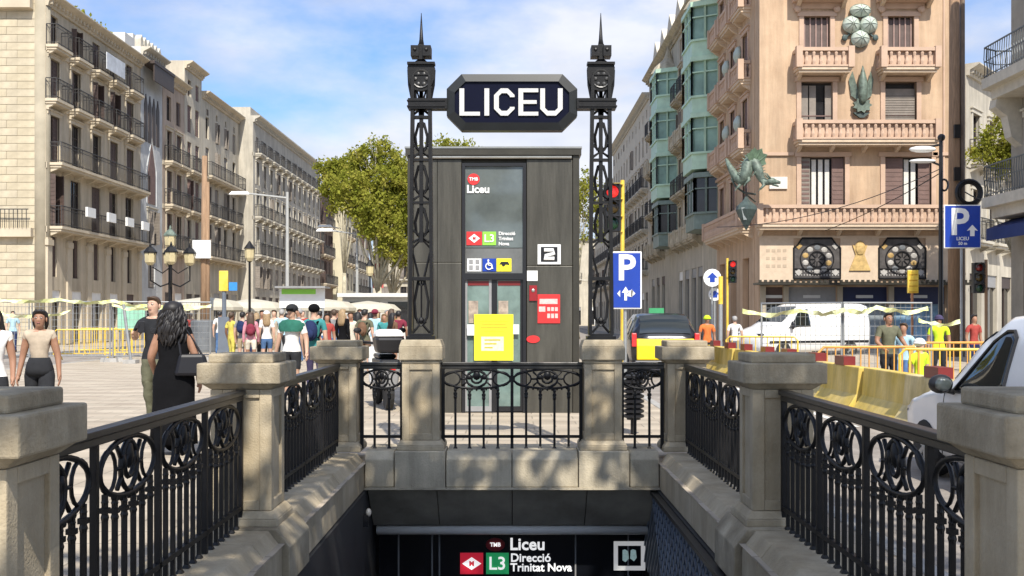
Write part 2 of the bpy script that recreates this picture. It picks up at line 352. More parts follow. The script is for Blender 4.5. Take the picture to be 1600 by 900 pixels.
text('badge_lettering','TMB',.06,lit,board,(PX(774,Y),-.018,bz(851)),offset=.002)
b = MB(); b.box(PX(719,Y),PX(755,Y),-.012,0,bz(897),bz(864)); b.build('metro_square', mat('metro_red',(.62,.02,.045),.35,var=.04,emit=(.62,.02,.045,.25)), board)
cx, cz = PX(737,Y), bz(880.5); b = MB(); b.prism([(cx-.105,cz),(cx,cz-.07),(cx+.105,cz),(cx,cz+.07)], -.018, -.012); b.build('metro_diamond', lit, board)
text('metro_letter','M',.07,mat('metro_red',(0,0,0)),board,(cx,-.022,cz),offset=.004)
b = MB(); b.box(PX(759.5,Y),PX(795,Y),-.012,0,bz(897),bz(864)); b.build('line_square', mat('line_green_lit',(.02,.32,.11),.4,var=.04,emit=(.02,.32,.11,.25)), board)
text('line_number','L3',.2,lit,board,(PX(777,Y),-.018,bz(881)),offset=.002)
b = MB(); x0,x1,z0,z1 = PX(959,Y),PX(1008,Y),bz(891),bz(846); t=.045
b.box(x0,x1,-.02,0,z0,z0+t); b.box(x0,x1,-.02,0,z1-t,z1); b.box(x0,x0+t,-.02,0,z0+t,z1-t); b.box(x1-t,x1,-.02,0,z0+t,z1-t)
b.build('pictogram_frame', mat('frame_lit',(.6,.6,.58),.5,var=0,emit=(1,1,1,.16)), board)
b = MB(); cx=(x0+x1)/2; cz=(z0+z1)/2
b.prism([(cx-.075,cz+.06),(cx-.075,cz-.05),(cx-.045,cz-.07),(cx-.005,cz-.03),(cx-.015,cz+.05),(cx-.05,cz+.07)],-.01,0)
b.prism([(cx+.015,cz+.06),(cx+.01,cz-.03),(cx+.05,cz-.06),(cx+.08,cz-.02),(cx+.07,cz+.06),(cx+.04,cz+.07)],-.01,0)
b.build('pictogram', mat('pale_teal',(.25,.36,.36),.5,var=.5,scale=20,emit=(.25,.36,.36,.3)), board)
for k in (-1.25,-.88,-.80,.70,1.28): b = MB(); b.box(-.008,.008,-.01,0,-1.75,-.87); b.build('board_joint', grey_p, board, (k,0,0))
# perforated mesh on the right stair wall
b = MB(); N=46
for k in range(N):
    y0 = 3.2+k*.18; z0=-.33; L=.9
    b.tube([(0,y0,z0),(0,y0+L,z0-L)], .012, 4, cap=False); b.tube([(0,y0,z0-.012),(0,y0-L,z0-L)], .012, 4, cap=False)
    b.tube([(0,y0+.05,z0),(0,y0+L+.05,z0-L)], .006, 4, cap=False)
mp_ = thing('lattice_screen', 'grey diamond mesh screen on the right stairwell wall', 'panel', (1.46,0,0))
stuff(b.build('mesh', mat('mesh_metal',(.20,.24,.30),.4,.5,var=.2), mp_))
b = MB(); b.box(-.03,.03,2.5,11.3,-.34,-.30); b.build('frame', black, mp_)
wlmp = thing('wall_lamp', 'small white lamp on the left stairwell wall beside the lintel', 'lamp', (-1.5,11.0,-.5))
b = MB(); b.box(0,.05,-.03,.03,-.12,.0); b.build('bracket', black, wlmp); b = MB(); b.ell((.05,0,.02),(.03,.03,.045)); b.build('lamp_shade', grey_p, wlmp, smooth=True)
hr = MB(); hr.tube([(-1.40,4,-1.0),(-1.40,11,-1.9)],.025,8); tag(hr.build('handrail', iron_rail), 'dark handrail sloping down the left stairwell wall', 'handrail')

# ---------------------------------------------------------------- iron railings
def bar_mesh():
    b = MB(); b.box(-.012,.012,-.012,.012,0,.62); b.box(-.02,.02,-.02,.02,.535,.56); b.ell((0,0,.515),(.02,.02,.03),6,4); b.ell((0,0,.585),(.018,.018,.022),6,4); b.taper(-.022,.022,-.022,.022,0,-.012,.012,-.012,.012,.02); return b.mesh('bar', iron)
BAR = bar_mesh()
def motif_mesh(w, hgt):
    b = MB(); a = w/2*.97; c = hgt/2
    b.tube(ring(0,0,a,c,28), .014, 6, True)
    b.tube(ring(-a*.73,0,a*.25,c*.72,14), .010, 5, True); b.tube(ring(a*.73,0,a*.25,c*.72,14), .010, 5, True)
    b.tube(ring(0,0,a*.30,c*.86,16), .013, 5, True); b.tube(ring(0,0,a*.15,c*.42,10), .014, 5, True)
    for s in (-1,1):
        b.tube([(s*a*.30,0,0),(s*a*.48,0,0)], .010, 5)
        b.tube([(s*a*.05,0,c*.9),(s*a*.30,0,c*.35),(s*a*.42,0,c*.75)], .012, 5); b.tube([(s*a*.05,0,-c*.9),(s*a*.30,0,-c*.35),(s*a*.42,0,-c*.72)], .012, 5)
        b.ell((s*a*.22,0,c*.2),(a*.09,.016,c*.3),6,4)
    b.ell((0,0,c*.35),(a*.12,.02,c*.5),8,4)
    for k in range(-4,5):
        x = k*a*.14; z = -c*math.sqrt(max(0,1-(x/a)**2)); b.ell((x,0,z-.012),(.012,.012,.016),5,4)
    return b.mesh('scroll_oval', iron, True)
MOT = motif_mesh(.74,.20); MOTS = motif_mesh(.43,.2); MOTB = motif_mesh(.76,.27)
def railing(label, p0, p1, nm_, mot, mh, zbase, zr=1.0, spacing=.148, bw=1.0):
    p0, p1 = Vector(p0), Vector(p1); d = p1-p0; L = d.length; ang = math.atan2(d.y, d.x)
    r = thing('iron_railing', label, 'railing', (p0.x,p0.y,zbase), ang, 'iron railings of the stair balustrade')
    H = zr-zbase
    b = MB(); b.box(0,L,-.035,.035,H-.012,H+.022); b.box(0,L,-.02,.02,H-.05,H-.012); b.build('top_rail', iron_rail, r, bevel=.006)
    b = MB(); b.box(0,L,-.016,.016,.11,.14); b.build('bottom_rail', iron, r)
    for x in (.02, L-.02): b = MB(); b.box(-.018,.018,-.018,.018,0,H-.05); b.build('post', iron, r, (x,0,0))
    step = L/nm_
    for k in range(nm_):
        put('scroll_oval', mot, r, ((k+.5)*step,0,H-.055-mh/2))
        if k: b = MB(); b.box(-.016,.016,-.016,.016,0,H-.05); b.build('post', iron, r, (k*step,0,0))
    nb = max(2, round(step/spacing)); hb = H-.05-mh
    for k in range(nm_):
        for j in range(1, nb):
            u = (j/nb-.5)*2; hh = hb + mh/2*(1-math.sqrt(max(0,1-u*u*.9)))
            put('bar', BAR, r, (k*step+j*step/nb,0,0), scale=(bw,bw,hh/.62))
Yf=11.46
railing('centre iron railing with two scrolled ovals between the sign posts', (-.745,Yf,0),(.745,Yf,0), 2, MOT, .20, .115)
railing('short iron railing with one oval left of the left sign post', (-1.60,Yf,0),(-1.14,Yf,0), 1, MOTS, .20, .115, 1.0, .15)
railing('short iron railing with one oval in front of the ringed litter bin', (1.14,Yf,0),(1.60,Yf,0), 1, MOTS, .20, .115, 1.0, .15)
for sx, side in ((-1,'left'),(1,'right')):
    railing(f'near {side} iron railing beside the stairs, from the photo edge to the middle pillar', (sx*1.83,YP[0]+.21,0),(sx*1.83,YP[1]-.21,0), 4, MOTB, .27, .09, .985, .123, .95)
    railing(f'far {side} iron railing beside the stairs, between middle and corner pillars', (sx*1.83,YP[1]+.21,0),(sx*1.83,YP[2]-.21,0), 4, MOTB, .27, .09, .985, .123, .95)

# ---------------------------------------------------------------- LICEU sign on two lattice posts
sg = thing('station_sign', 'black wrought iron station sign reading LICEU hung between two lattice posts', 'sign', (0,11.46,0))
def lattice_post(x, lab):
    z0, z1 = 1.262, 4.02
    b = MB(); b.box(-.15,.15,-.12,.12,0,.035); b.box(-.12,.12,-.1,.1,.034,.06)
    H = z1-z0
    for s in (-1,1):
        b.taper(s*.115-.018,s*.115+.018,-.06,.06,.05, s*.088-.018,s*.088+.018,-.06,.06,H)
    b.box(-.019,.019,-.03,.03,1.02,H-.1)
    def yoke(za, zb, w):
        for s in (-1,1):
            b.tube([(s*.03,0,za),(s*w*.7,0,za+.12*(zb-za)),(s*w*.85,0,za+.5*(zb-za)),(s*w*.35,0,zb)], .016, 5)
        b.tube(ring(0,zb-.02,.028,.028,10), .012, 5, True); b.tube(ring(0,za-.01,.024,.024,10), .011, 5, True)
        b.ell((0,0,za+.02),(.03,.03,.04),6,4)
    yoke(.18,.62,.085); b.tube([(0,0,.2),(0,0,.62)],.010,5); b.box(-.1,.1,-.05,.05,.62,.655)
    for s in (-1,1): b.tube([(s*.09,0,.07),(s*.02,0,.15),(s*.05,0,.19)],.014,5); b.tube([(s*.03,0,.66),(s*.1,0,.95),(s*.012,0,1.05)],.013,5)
    for k in range(4):
        za = 1.02+k*.45; yoke(za+.07, za+.36, .075); b.box(-.09,.09,-.045,.045,za+.405,za+.43)
        for s in (-1,1): b.tube([(s*.085,0,za+.0),(0,0,za+.06),(s*.085,0,za+.13)],.016,5)
    # head: flaring shoulders, rosette, square block, spike
    zc = 2.86 - z0 + 1.262 - .0
    b.build('post', iron, sg, (x,0,z0))
    h = MB(); hz = 3.72
    for s in (-1,1):
        h.tube([(s*.088,0,hz-.14),(s*.095,0,hz+.05),(s*.128,0,hz+.22),(s*.135,0,hz+.38)], .016, 5)
        h.tube([(s*.02,0,hz-.1),(s*.03,0,hz+.1),(s*.06,0,hz+.2)], .010, 5)
    h.box(-.018,.018,-.03,.03,hz-.1,hz+.18)
    h.prism([(-.13,hz+.44),(-.145,hz+.40),(-.14,hz+.29),(-.115,hz+.22),(-.07,hz+.165),(0,hz+.15),(.07,hz+.165),(.115,hz+.22),(.14,hz+.29),(.145,hz+.40),(.13,hz+.44)], -.035,.035)
    h.box(-.145,.145,-.06,.06,hz+.43,hz+.455); h.taper(-.07,.07,-.05,.05,hz+.452,-.02,.02,-.02,.02,hz+.50)
    h.build('post_head', iron, sg, (x,0,0))
    q = MB()
    for t in range(6): q.ell((.06*math.cos(t*math.pi/3),-.037,hz+.28+.06*math.sin(t*math.pi/3)),(.022,.012,.022),8,4)
    q.tube(ring(0,hz+.28,.092,.092,18,-.037),.010,5,True); q.build('rosette', mat('worn_iron',(.06,.06,.06),.4,.5,var=.3), sg, (x,0,0))
    q = MB(); q.box(-.105,-.02,-.09,.09,hz+.51,hz+.62); q.box(.02,.105,-.09,.09,hz+.51,hz+.62); q.box(-.03,.03,-.06,.06,hz+.48,hz+.64); q.ell((-.06,-.09,hz+.575),(.02,.015,.02),6,4); q.ell((.06,-.09,hz+.575),(.02,.015,.02),6,4)
    q.build('finial_block', iron, sg, (x,0,0))
    q = MB(); q.tube([(0,0,hz+.63),(0,0,hz+.70),(0,0,hz+.98)], [.034,.022,.003], 8); q.build('spike', iron, sg, (x,0,0), smooth=True)
lattice_post(-.955,'left'); lattice_post(.935,'right')
for s in (-1,1):
  b = MB(); b.box(min(s*.68,s*1.09),max(s*.68,s*1.09),-.075,.075,3.68,3.79); b.box(min(s*.70,s*1.1),max(s*.70,s*1.1),-.085,.085,3.70,3.712); b.box(min(s*.70,s*1.1),max(s*.70,s*1.1),-.085,.085,3.76,3.772); b.build('bracket', iron, sg)
def octo(w,h,c): return [(-w+c,-h),(w-c,-h),(w,-h+c),(w,h-c),(w-c,h),(-w+c,h),(-w,h-c),(-w,-h+c)]
zc = 3.75
b = MB(); P, Q = octo(.685,.295,.155), octo(.60,.215,.115)
for i in range(8):
    j=(i+1)%8; A,B,C_,D=P[i],P[j],Q[j],Q[i]
    b.add([(A[0],-.05,zc+A[1]),(B[0],-.05,zc+B[1]),(C_[0],-.068,zc+C_[1]),(D[0],-.068,zc+D[1]),(A[0],.09,zc+A[1]),(B[0],.09,zc+B[1]),(C_[0],-.04,zc+C_[1]),(D[0],-.04,zc+D[1])],
          [(0,1,2,3),(0,4,5,1),(3,2,6,7)])
b.add([(x,.09,zc+z) for x,z in P],[tuple(range(7,-1,-1))]); b.build('board_frame', mat('frame_iron',(.012,.014,.015),.4,.0,var=.25,spec=.35), sg)
b = MB(); b.prism([(x,zc+z) for x,z in octo(.605,.22,.118)], -.045, .08); b.build('board_panel', navy, sg)
def glyph(ch, w, h, t):
    b = MB(); c=.05
    def bx(x0,x1,z0,z1): b.box(x0,x1,0,.02,z0,z1)
    if ch=='L': bx(0,t,0,h); bx(t,w,0,t*.8)
    if ch=='I': bx(0,t,0,h)
    if ch=='E': bx(0,t,0,h); bx(t,w,0,t*.8); bx(t,w*.92,h/2-t*.38,h/2+t*.38); bx(t,w,h-t*.8,h)
    if ch in 'CU':
        def strip(o,i):
            n=len(o)
            for k in range(n-1):
                q=[o[k],o[k+1],i[k+1],i[k]]; b.prism(q[::-1],0,.02)
        if ch=='C':
            o=[(w,h*.68),(w,h-c*1.4),(w-c*1.4,h),(c*1.4,h),(0,h-c*1.4),(0,c*1.4),(c*1.4,0),(w-c*1.4,0),(w,c*1.4),(w,h*.32)]
            i=[(w-t,h*.68),(w-t,h-c*1.6),(w-c*1.6,h-t),(c*1.6,h-t),(t,h-c*1.6),(t,c*1.6),(c*1.6,t),(w-c*1.6,t),(w-t,c*1.6),(w-t,h*.32)]
        else:
            o=[(0,h),(0,c*1.4),(c*1.4,0),(w-c*1.4,0),(w,c*1.4),(w,h)]; i=[(t,h),(t,c*1.6),(c*1.6,t),(w-c*1.6,t),(w-t,c*1.6),(w-t,h)]
        strip(o,i)
    return b
gz = zc-.142
for ch,x0,x1 in (('L',718,750),('I',757,767),('C',772,804),('E',810,841),('U',844,879)):
    X0=PX(x0,11.42); w=PX(x1,11.42)-X0; glyph(ch,w,.285,.05).build('letter', letter, sg, (X0,-.064,gz))
# ---------------------------------------------------------------- lift kiosk
YL = 17.0
def lx(px): return PX(px, YL)
def lz(py): return PZ(py, YL)
lift = thing('lift_kiosk', 'bronze metal lift kiosk with tall dark glass front behind the centre railing', 'lift', (0, YL, 0))
x0, x1, zt = lx(637), lx(905), lz(233)
b = MB(); b.box(x0,x1,.12,2.6,0,zt-.09); b.build('shaft', bronze_d, lift)
b = MB(); b.box(x0,lx(646),-.03,.12,0,zt-.1); b.box(lx(895),x1,-.03,.12,0,zt-.1); b.box(lx(646),lx(895),-.03,.12,lz(242),zt-.1); b.build('frame', bronze_d, lift, bevel=.008)
b = MB(); b.box(x0-.03,x1+.03,-.07,2.65,zt-.1,zt); b.build('roof', bronze_d, lift)
b = MB(); b.box(x0-.04,x1+.04,-.08,2.66,zt+.001,zt+.03); b.build('roof_flashing', steel, lift)
b = MB(); b.tube([(lx(648),-.04,lz(246)),(lx(893),-.04,lz(246))],.025,8); b.build('light_strip', steel, lift)
for (a,c,zb,ztp) in ((646.5,683,645,410.7),(646.5,683,410,249),(683.5,721,645,410.7),(683.5,721,410,249),(823,894.5,645,415.7),(823,894.5,415,249)):
    b = MB(); b.box(lx(a),lx(c),-.005,.115,lz(zb),lz(ztp)); b.build('cladding_panel', bronze, lift, bevel=.006)
b = MB(); bx0,bx1 = lx(722),lx(822)
b.box(bx0,lx(727),-.03,.1,0,lz(255)); b.box(lx(817),bx1,-.03,.1,0,lz(255)); b.box(lx(727),lx(817),-.03,.1,lz(260),lz(255)); b.box(lx(727),lx(817),-.03,.1,lz(437),lz(427)); b.build('door_frame', black, lift)
b = MB(); b.box(lx(727),lx(817),.01,.05,lz(387),lz(260)); b.build('glass_panel', mat('lift_glass',(.10,.115,.11),.08,var=.35,scale=1.3,spec=.7), lift)
b = MB(); b.box(lx(727),lx(817),.01,.05,lz(427),lz(388)); b.build('glass_panel', mat('lift_glass2',(.13,.13,.125),.1,var=.2), lift)
for (a,c) in ((727,768),(774,817)):
    b = MB(); b.box(lx(a),lx(c),.03,.06,0.02,lz(438)); d = b.build('door', glass_g, lift)
    b = MB(); b.box(lx(a),lx(a)+.03,.015,.07,0.02,lz(437)); b.box(lx(c)-.04,lx(c),.015,.07,0.02,lz(437)); b.box(lx(a)+.03,lx(c)-.04,.015,.07,.02,.1); b.build('door_edge', black if a>770 else grey_p, d)
    b = MB(); b.box(lx(a)+.04,lx(c)-.04,.02,.028,lz(446),lz(439)); b.build('red_strip', red_d, d)
    b = MB(); b.box(lx(a)+.05,lx(a)+.2,.02,.028,lz(505),lz(470)); b.build('sticker', mat('pale_sticker',(.35,.28,.22),.5,var=.5,scale=9), d)
b = MB(); b.box(lx(768),lx(774),.02,.08,0,lz(437)); b.build('door_post', black, lift)
b = MB(); b.prism(ring2:=[(lx(740)+.095*math.cos(t*math.pi/9), lz(280)+.09*math.sin(t*math.pi/9)) for t in range(18)], 0, .012); b.build('operator_badge', red, lift)
text('badge_lettering','TMB',.07,white,lift,(lx(740),-.004,lz(280)),offset=.002)
text('lettering','Liceu',.17,white,lift,(lx(747),.0,lz(296)),offset=.005)
def sq(px0,px1,py0,py1,m,nm,y0=-.004,y1=.012,parent=lift):
    b = MB(); b.box(lx(px0),lx(px1),y0,y1,lz(py1),lz(py0)); return b.build(nm, m, parent)
sq(729,753,362,383,red,'metro_square'); cx,cz=lx(741),lz(372.5); b=MB(); b.prism([(cx-.09,cz),(cx,cz-.07),(cx+.09,cz),(cx,cz+.07)],-.012,-.004); b.build('metro_diamond',white,lift)
text('metro_letter','M',.06,red,lift,(cx,-.016,cz),offset=.003)
sq(754,775,362,383,green_l,'line_square'); text('line_number','L3',.17,white,lift,(lx(764.5),-.01,lz(373)),offset=.002)
text('lettering','Direcció',.075,white,lift,(lx(779),-.002,lz(365)),offset=.002,align='LEFT'); text('lettering','Trinitat',.075,white,lift,(lx(779),-.002,lz(373)),offset=.002,align='LEFT'); text('lettering','Nova',.075,white,lift,(lx(779),-.002,lz(381)),offset=.002,align='LEFT')
s_=sq(730,752,404,424,white,'pictogram'); 
b=MB(); 
for (u,v) in ((736,409),(746,409),(736,418),(746,418)): b.box(lx(u-3),lx(u+3),-.01,-.004,lz(v+3.5),lz(v-3.5))
b.build('pictogram_mark',grey_p,lift)
sq(754,775,404,424,blue_s,'pictogram'); b=MB(); b.tube(ring(lx(764),lz(416),.05,.05,12,-.012),.011,4,True); b.tube([(lx(763),-.012,lz(408)),(lx(763),-.012,lz(414)),(lx(768),-.012,lz(415)),(lx(770),-.012,lz(420))],.012,4); b.ell((lx(763),-.012,lz(407)),(.016,.008,.016),8,4); b.build('pictogram_mark',white,lift)
sq(776,799,404,424,yellow_f,'pictogram'); b=MB(); b.prism([(lx(780),lz(413)),(lx(783),lz(409)),(lx(794),lz(409)),(lx(796),lz(414)),(lx(790),lz(413)),(lx(788),lz(416)),(lx(785),lz(416)),(lx(784),lz(413))][::-1],-.011,-.004); b.build('pictogram_mark',black,lift)
sq(840,876,382,413,white,'warning_sign',-.03,-.006); sq(845,871,386,409,black,'sign_field',-.036,-.03)
b=MB(); b.tube([(lx(850),-.04,lz(391)),(lx(864),-.04,lz(391)),(lx(866),-.04,lz(396)),(lx(852),-.04,lz(400)),(lx(850),-.04,lz(404)),(lx(866),-.04,lz(404))],.032,5); b.build('sign_mark',white,lift)
sq(823.5,840,423,439,white,'button_label',-.02,-.006); sq(827,839,446,470,mat('maroon',(.1,.02,.02)),'call_panel',-.03,-.006)
b=MB(); b.ell((lx(833),-.03,lz(454)),(.03,.015,.03),10,5); b.build('call_button',steel,lift)
b=MB(); b.box(lx(741),lx(802),-.006,.001,lz(563),lz(491)); nt_=thing('paper_notice','bright yellow paper notice taped across the lift doors','notice',(0,YL-.035,0)); b.build('sheet',yellow_f,nt_)
b=MB(); b.box(lx(752),lx(787),-.009,-.006,lz(548),lz(526)); b.build('printed_panel',mat('pale_print',(.7,.68,.45),.6,var=.2,scale=20),nt_)
b=MB()
for k,(w) in enumerate((44,38,42,30)): b.box(lx(772-w/2),lx(772+w/2),-.009,-.006,lz(502+k*5.2),lz(500.4+k*5.2))
for k in range(3): b.box(lx(757),lx(782-k*6),-.012,-.009,lz(532+k*6),lz(530+k*6))
b.build('printed_line',mat('print_ink',(.42,.36,.02),.6,var=0),nt_)
for (a,c,t,u) in ((730,741,507,524),(802,811,507,522)):
    b=MB(); b.box(lx(a),lx(c),-.006,.0,lz(u),lz(t)); tag(b.build('paper_label',white,None,(0,YL-.035,0)),'small white paper label stuck %s the yellow notice'%('left of' if a<740 else 'right of'),'label')
nt_=thing('poster','red poster with white printed boxes on the right side of the lift','poster',(0,YL-.012,0)); b=MB(); b.box(lx(840),lx(875),-.008,0,lz(505),lz(460)); b.build('sheet',red,nt_)
b=MB(); b.box(lx(843),lx(871),-.012,-.008,lz(475),lz(467)); b.box(lx(842),lx(852),-.012,-.008,lz(487),lz(479))
for k in range(3): b.box(lx(855+k*6),lx(859.5+k*6),-.012,-.008,lz(486),lz(480)); b.box(lx(855+k*6),lx(859.5+k*6),-.012,-.008,lz(497),lz(490))
b.build('printed_box',mat('pink_print',(.75,.45,.42),.6,var=.2,scale=30),nt_)
b=MB(); b.prism([(lx(833)+.105*math.cos(t*math.pi/8),lz(530)+.06*math.sin(t*math.pi/8)) for t in range(16)],-.008,0); tag(b.build('sticker',red,None,(0,YL-.01,0)),'small red oval sticker low on the lift beside the doors','sticker')

# ---------------------------------------------------------------- buildings
def wall_mesh(W, H, holes, depth, m, name='wall', thick=.3):
    us = sorted({0,W}|{v for h in holes for v in h[:2]}); zs = sorted({0,H}|{v for h in holes for v in h[2:4]})
    us=[u for u in us if 0<=u<=W]; zs=[z for z in zs if 0<=z<=H]
    b = MB()
    for i in range(len(us)-1):
        for j in range(len(zs)-1):
            c=((us[i]+us[i+1])/2,(zs[j]+zs[j+1])/2)
            if not any(h[0]<c[0]<h[1] and h[2]<c[1]<h[3] for h in holes):
                b.add([(us[i],0,zs[j]),(us[i+1],0,zs[j]),(us[i+1],0,zs[j+1]),(us[i],0,zs[j+1])],[(0,1,2,3)])
    for (a,c,z0,z1) in holes:
        d=thick
        b.add([(a,0,z0),(c,0,z0),(c,d,z0),(a,d,z0)],[(0,1,2,3)]); b.add([(a,0,z1),(c,0,z1),(c,d,z1),(a,d,z1)],[(3,2,1,0)])
        b.add([(a,0,z0),(a,d,z0),(a,d,z1),(a,0,z1)],[(0,1,2,3)]); b.add([(c,0,z0),(c,d,z0),(c,d,z1),(c,0,z1)],[(3,2,1,0)])
    D=depth
    b.add([(0,0,0),(0,D,0),(0,D,H),(0,0,H)],[(0,1,2,3)]); b.add([(W,0,0),(W,D,0),(W,D,H),(W,0,H)],[(3,2,1,0)])
    b.add([(0,D,0),(W,D,0),(W,D,H),(0,D,H)],[(3,2,1,0)]); b.add([(0,0,H),(W,0,H),(W,D,H),(0,D,H)],[(0,1,2,3)])
    b.add([(0,thick+.02,0),(W,thick+.02,0),(W,thick+.02,H-.05),(0,thick+.02,H-.05)],[(0,1,2,3)])
    return b
CACHE={}
def window_meshes(w,h,fr,sh,style):
    k=(round(w,2),round(h,2),fr.name,sh.name if sh else '',style)
    if k in CACHE: return CACHE[k]
    f=MB(); t=.07
    f.box(0,t,.14,.22,0,h); f.box(w-t,w,.14,.22,0,h); f.box(t,w-t,.14,.22,h-t,h); f.box(t,w-t,.14,.22,0,t); f.box(w/2-.045,w/2+.045,.135,.225,t,h-t)
    f.box(t,w/2-.045,.15,.21,h*.72,h*.72+.05); f.box(w/2+.045,w-t,.15,.21,h*.72,h*.72+.05)
    p=MB(); p.box(t,w-t,.18,.2,t,h-t)
    s=None
    if sh:
        s=MB(); sw=w*.5-.02 if style=='closed' else w*.34
        s.box(0,sw,-.02,.02,.03,h-.03); n=int(h/.22)
        for i in range(n): s.box(.05,sw-.05,-.035,-.018,.09+i*(h-.18)/n,.09+i*(h-.18)/n+.12)
        s=s.mesh('shutter',sh)
    CACHE[k]=(f.mesh('window',fr),p.mesh('pane',pane_m),s); return CACHE[k]
def surround_mesh(w,h,m):
    k=('sur',round(w,2),round(h,2),m.name)
    if k not in CACHE:
        b=MB(); b.box(-.18,0,-.06,.05,0,h); b.box(w,w+.18,-.06,.05,0,h); b.box(-.24,w+.24,-.09,.05,h,h+.2); b.box(-.3,w+.3,-.15,.04,h+.2,h+.28); CACHE[k]=b.mesh('surround',m)
    return CACHE[k]
def balcony_meshes(w,proj,rm,sm,kind='iron',bh=1.05):
    k=('bal',round(w,2),round(proj,2),rm.name,sm.name,kind)
    if k in CACHE: return CACHE[k]
    s=MB(); s.box(0,w,-proj,0,-.14,0); s.box(.06,w-.06,-proj+.08,0,-.26,-.141)
    n=max(2,int(w/1.6)+1)
    for i in range(n):
        x=.2+(w-.4)*i/(n-1); q=.6 if kind=='iron' else .65; s.prismx([(0,-.26),(-proj*.75,-.26),(-proj*.5,-.26-.19*q),(0,-.26-.44*q)],x-.08,x+.08)
    r=MB(); p=-proj+.05
    def run(a,c):
        a,c=Vector(a),Vector(c); L=(c-a).length; d=(c-a)/L
        if kind=='iron':
            r.tube([a+Vector((0,0,bh)),c+Vector((0,0,bh))],.03,4); r.tube([a+Vector((0,0,.1)),c+Vector((0,0,.1))],.022,4); r.tube([a+Vector((0,0,bh-.18)),c+Vector((0,0,bh-.18))],.016,4)
            m=max(2,int(L/.17))
            for i in range(m+1): q=a+d*L*i/m; r.tube([q+Vector((0,0,.0)),q+Vector((0,0,bh))],.012 if i%8 else .026,3,cap=False)
        else:
            m=max(2,int(L/.32))
            for i in range(m+1):
                q=a+d*L*i/m; r.lathe([(.06,0),(.09,.25),(.05,.45),(.08,.62),(.06,.72)],6,q)
            u=Vector((-d.y,d.x,0))*.09
            for z0,z1 in ((.0,.08),(.72,.88)):
                r.add([a+u+Vector((0,0,z0)),a-u+Vector((0,0,z0)),c-u+Vector((0,0,z0)),c+u+Vector((0,0,z0)),a+u+Vector((0,0,z1)),a-u+Vector((0,0,z1)),c-u+Vector((0,0,z1)),c+u+Vector((0,0,z1))],[(0,1,2,3),(7,6,5,4),(0,4,5,1),(1,5,6,2),(2,6,7,3),(3,7,4,0)])
            if abs(d.x)>.5:
                [r.cbox((q.x,q.y,.45),(.28,.28,.97)) for q in (a,c)]
                r.add([a+Vector((0,.07,.05)),c+Vector((0,.07,.05)),c+Vector((0,.07,.75)),a+Vector((0,.07,.75)),a+Vector((0,.1,.05)),c+Vector((0,.1,.05)),c+Vector((0,.1,.75)),a+Vector((0,.1,.75))],[(0,1,2,3),(7,6,5,4)])
    run((.05,-.02,0),(.05,p,0)); run((.05,p,0),(w-.05,p,0)); run((w-.05,p,0),(w-.05,-.02,0))
    CACHE[k]=(s.mesh('balcony',sm),r.mesh('railing',rm)); return CACHE[k]
frame_dk=mat('window_frame_dark',(.05,.035,.028),.6,var=.2); frame_wh=mat('window_frame_pale',(.45,.42,.36),.6,var=.15)
shut_br=mat('shutter_brown',(.085,.055,.045),.7,var=.25,scale=2); shut_gy=mat('shutter_grey',(.22,.19,.16),.7,var=.2,scale=2); shut_mid=mat('shutter_mauve',(.16,.10,.085),.7,var=.2,scale=2)
iron_bal=mat('balcony_iron',(.045,.043,.042),.6,.2,var=.2)
WR=random.Random(3)
def add_window(root,u,z,w,h,fr,sh,style='mix',sur=None):
    st=style
    if style=='mix': st=WR.choice(['open','closed','closed','none','half'])
    f,p,s=window_meshes(w,h,fr,sh,'closed' if st in('closed','half') else 'open')
    o=put('window',f,root,(u,0,z)); put('pane',p,o)
    if s and st!='none':
        if st=='closed': put('shutter',s,o,(.0,.1,0)); put('shutter',s,o,(w/2+.02,.1,0))
        elif st=='half': put('shutter',s,o,(.0,.1,0)) if WR.random()<.5 else put('shutter',s,o,(w/2+.02,.1,0))
        else:
            put('shutter',s,o,(.02,.12,0),rz=-R(72)); put('shutter',s,o,(w-.02,.12,0),rz=-R(180-72))
    if sur: put('surround',surround_mesh(w,h,sur),o)
    return o
def add_balcony(root,u,z,w,proj,rm,sm,kind='iron'):
    s,r=balcony_meshes(w,proj,rm,sm,kind); o=put('balcony',s,root,(u,0,z)); put('railing',r,o); return o
def cornice(root,W,z,m,d=.5,h=.6,u0=0,name='cornice'):
    b=MB(); b.prismx([(0,z-h),(-.12,z-h),(-.18,z-h*.55),(-d*.75,z-h*.3),(-d,z-h*.12),(-d,z),(0.0,z)],u0-.0,u0+W)
    n=int(W/.45)
    for i in range(n): b.box(u0+.12+i*W/n,u0+.26+i*W/n,-d*.5,-.02,z-h*.8,z-h*.45)
    return b.build(name,m,root)
def band(root,W,z,m,d=.12,h=.25,u0=0): b=MB(); b.box(u0,u0+W,-d,.05,z-h,z); return b.build('string_course',m,root)
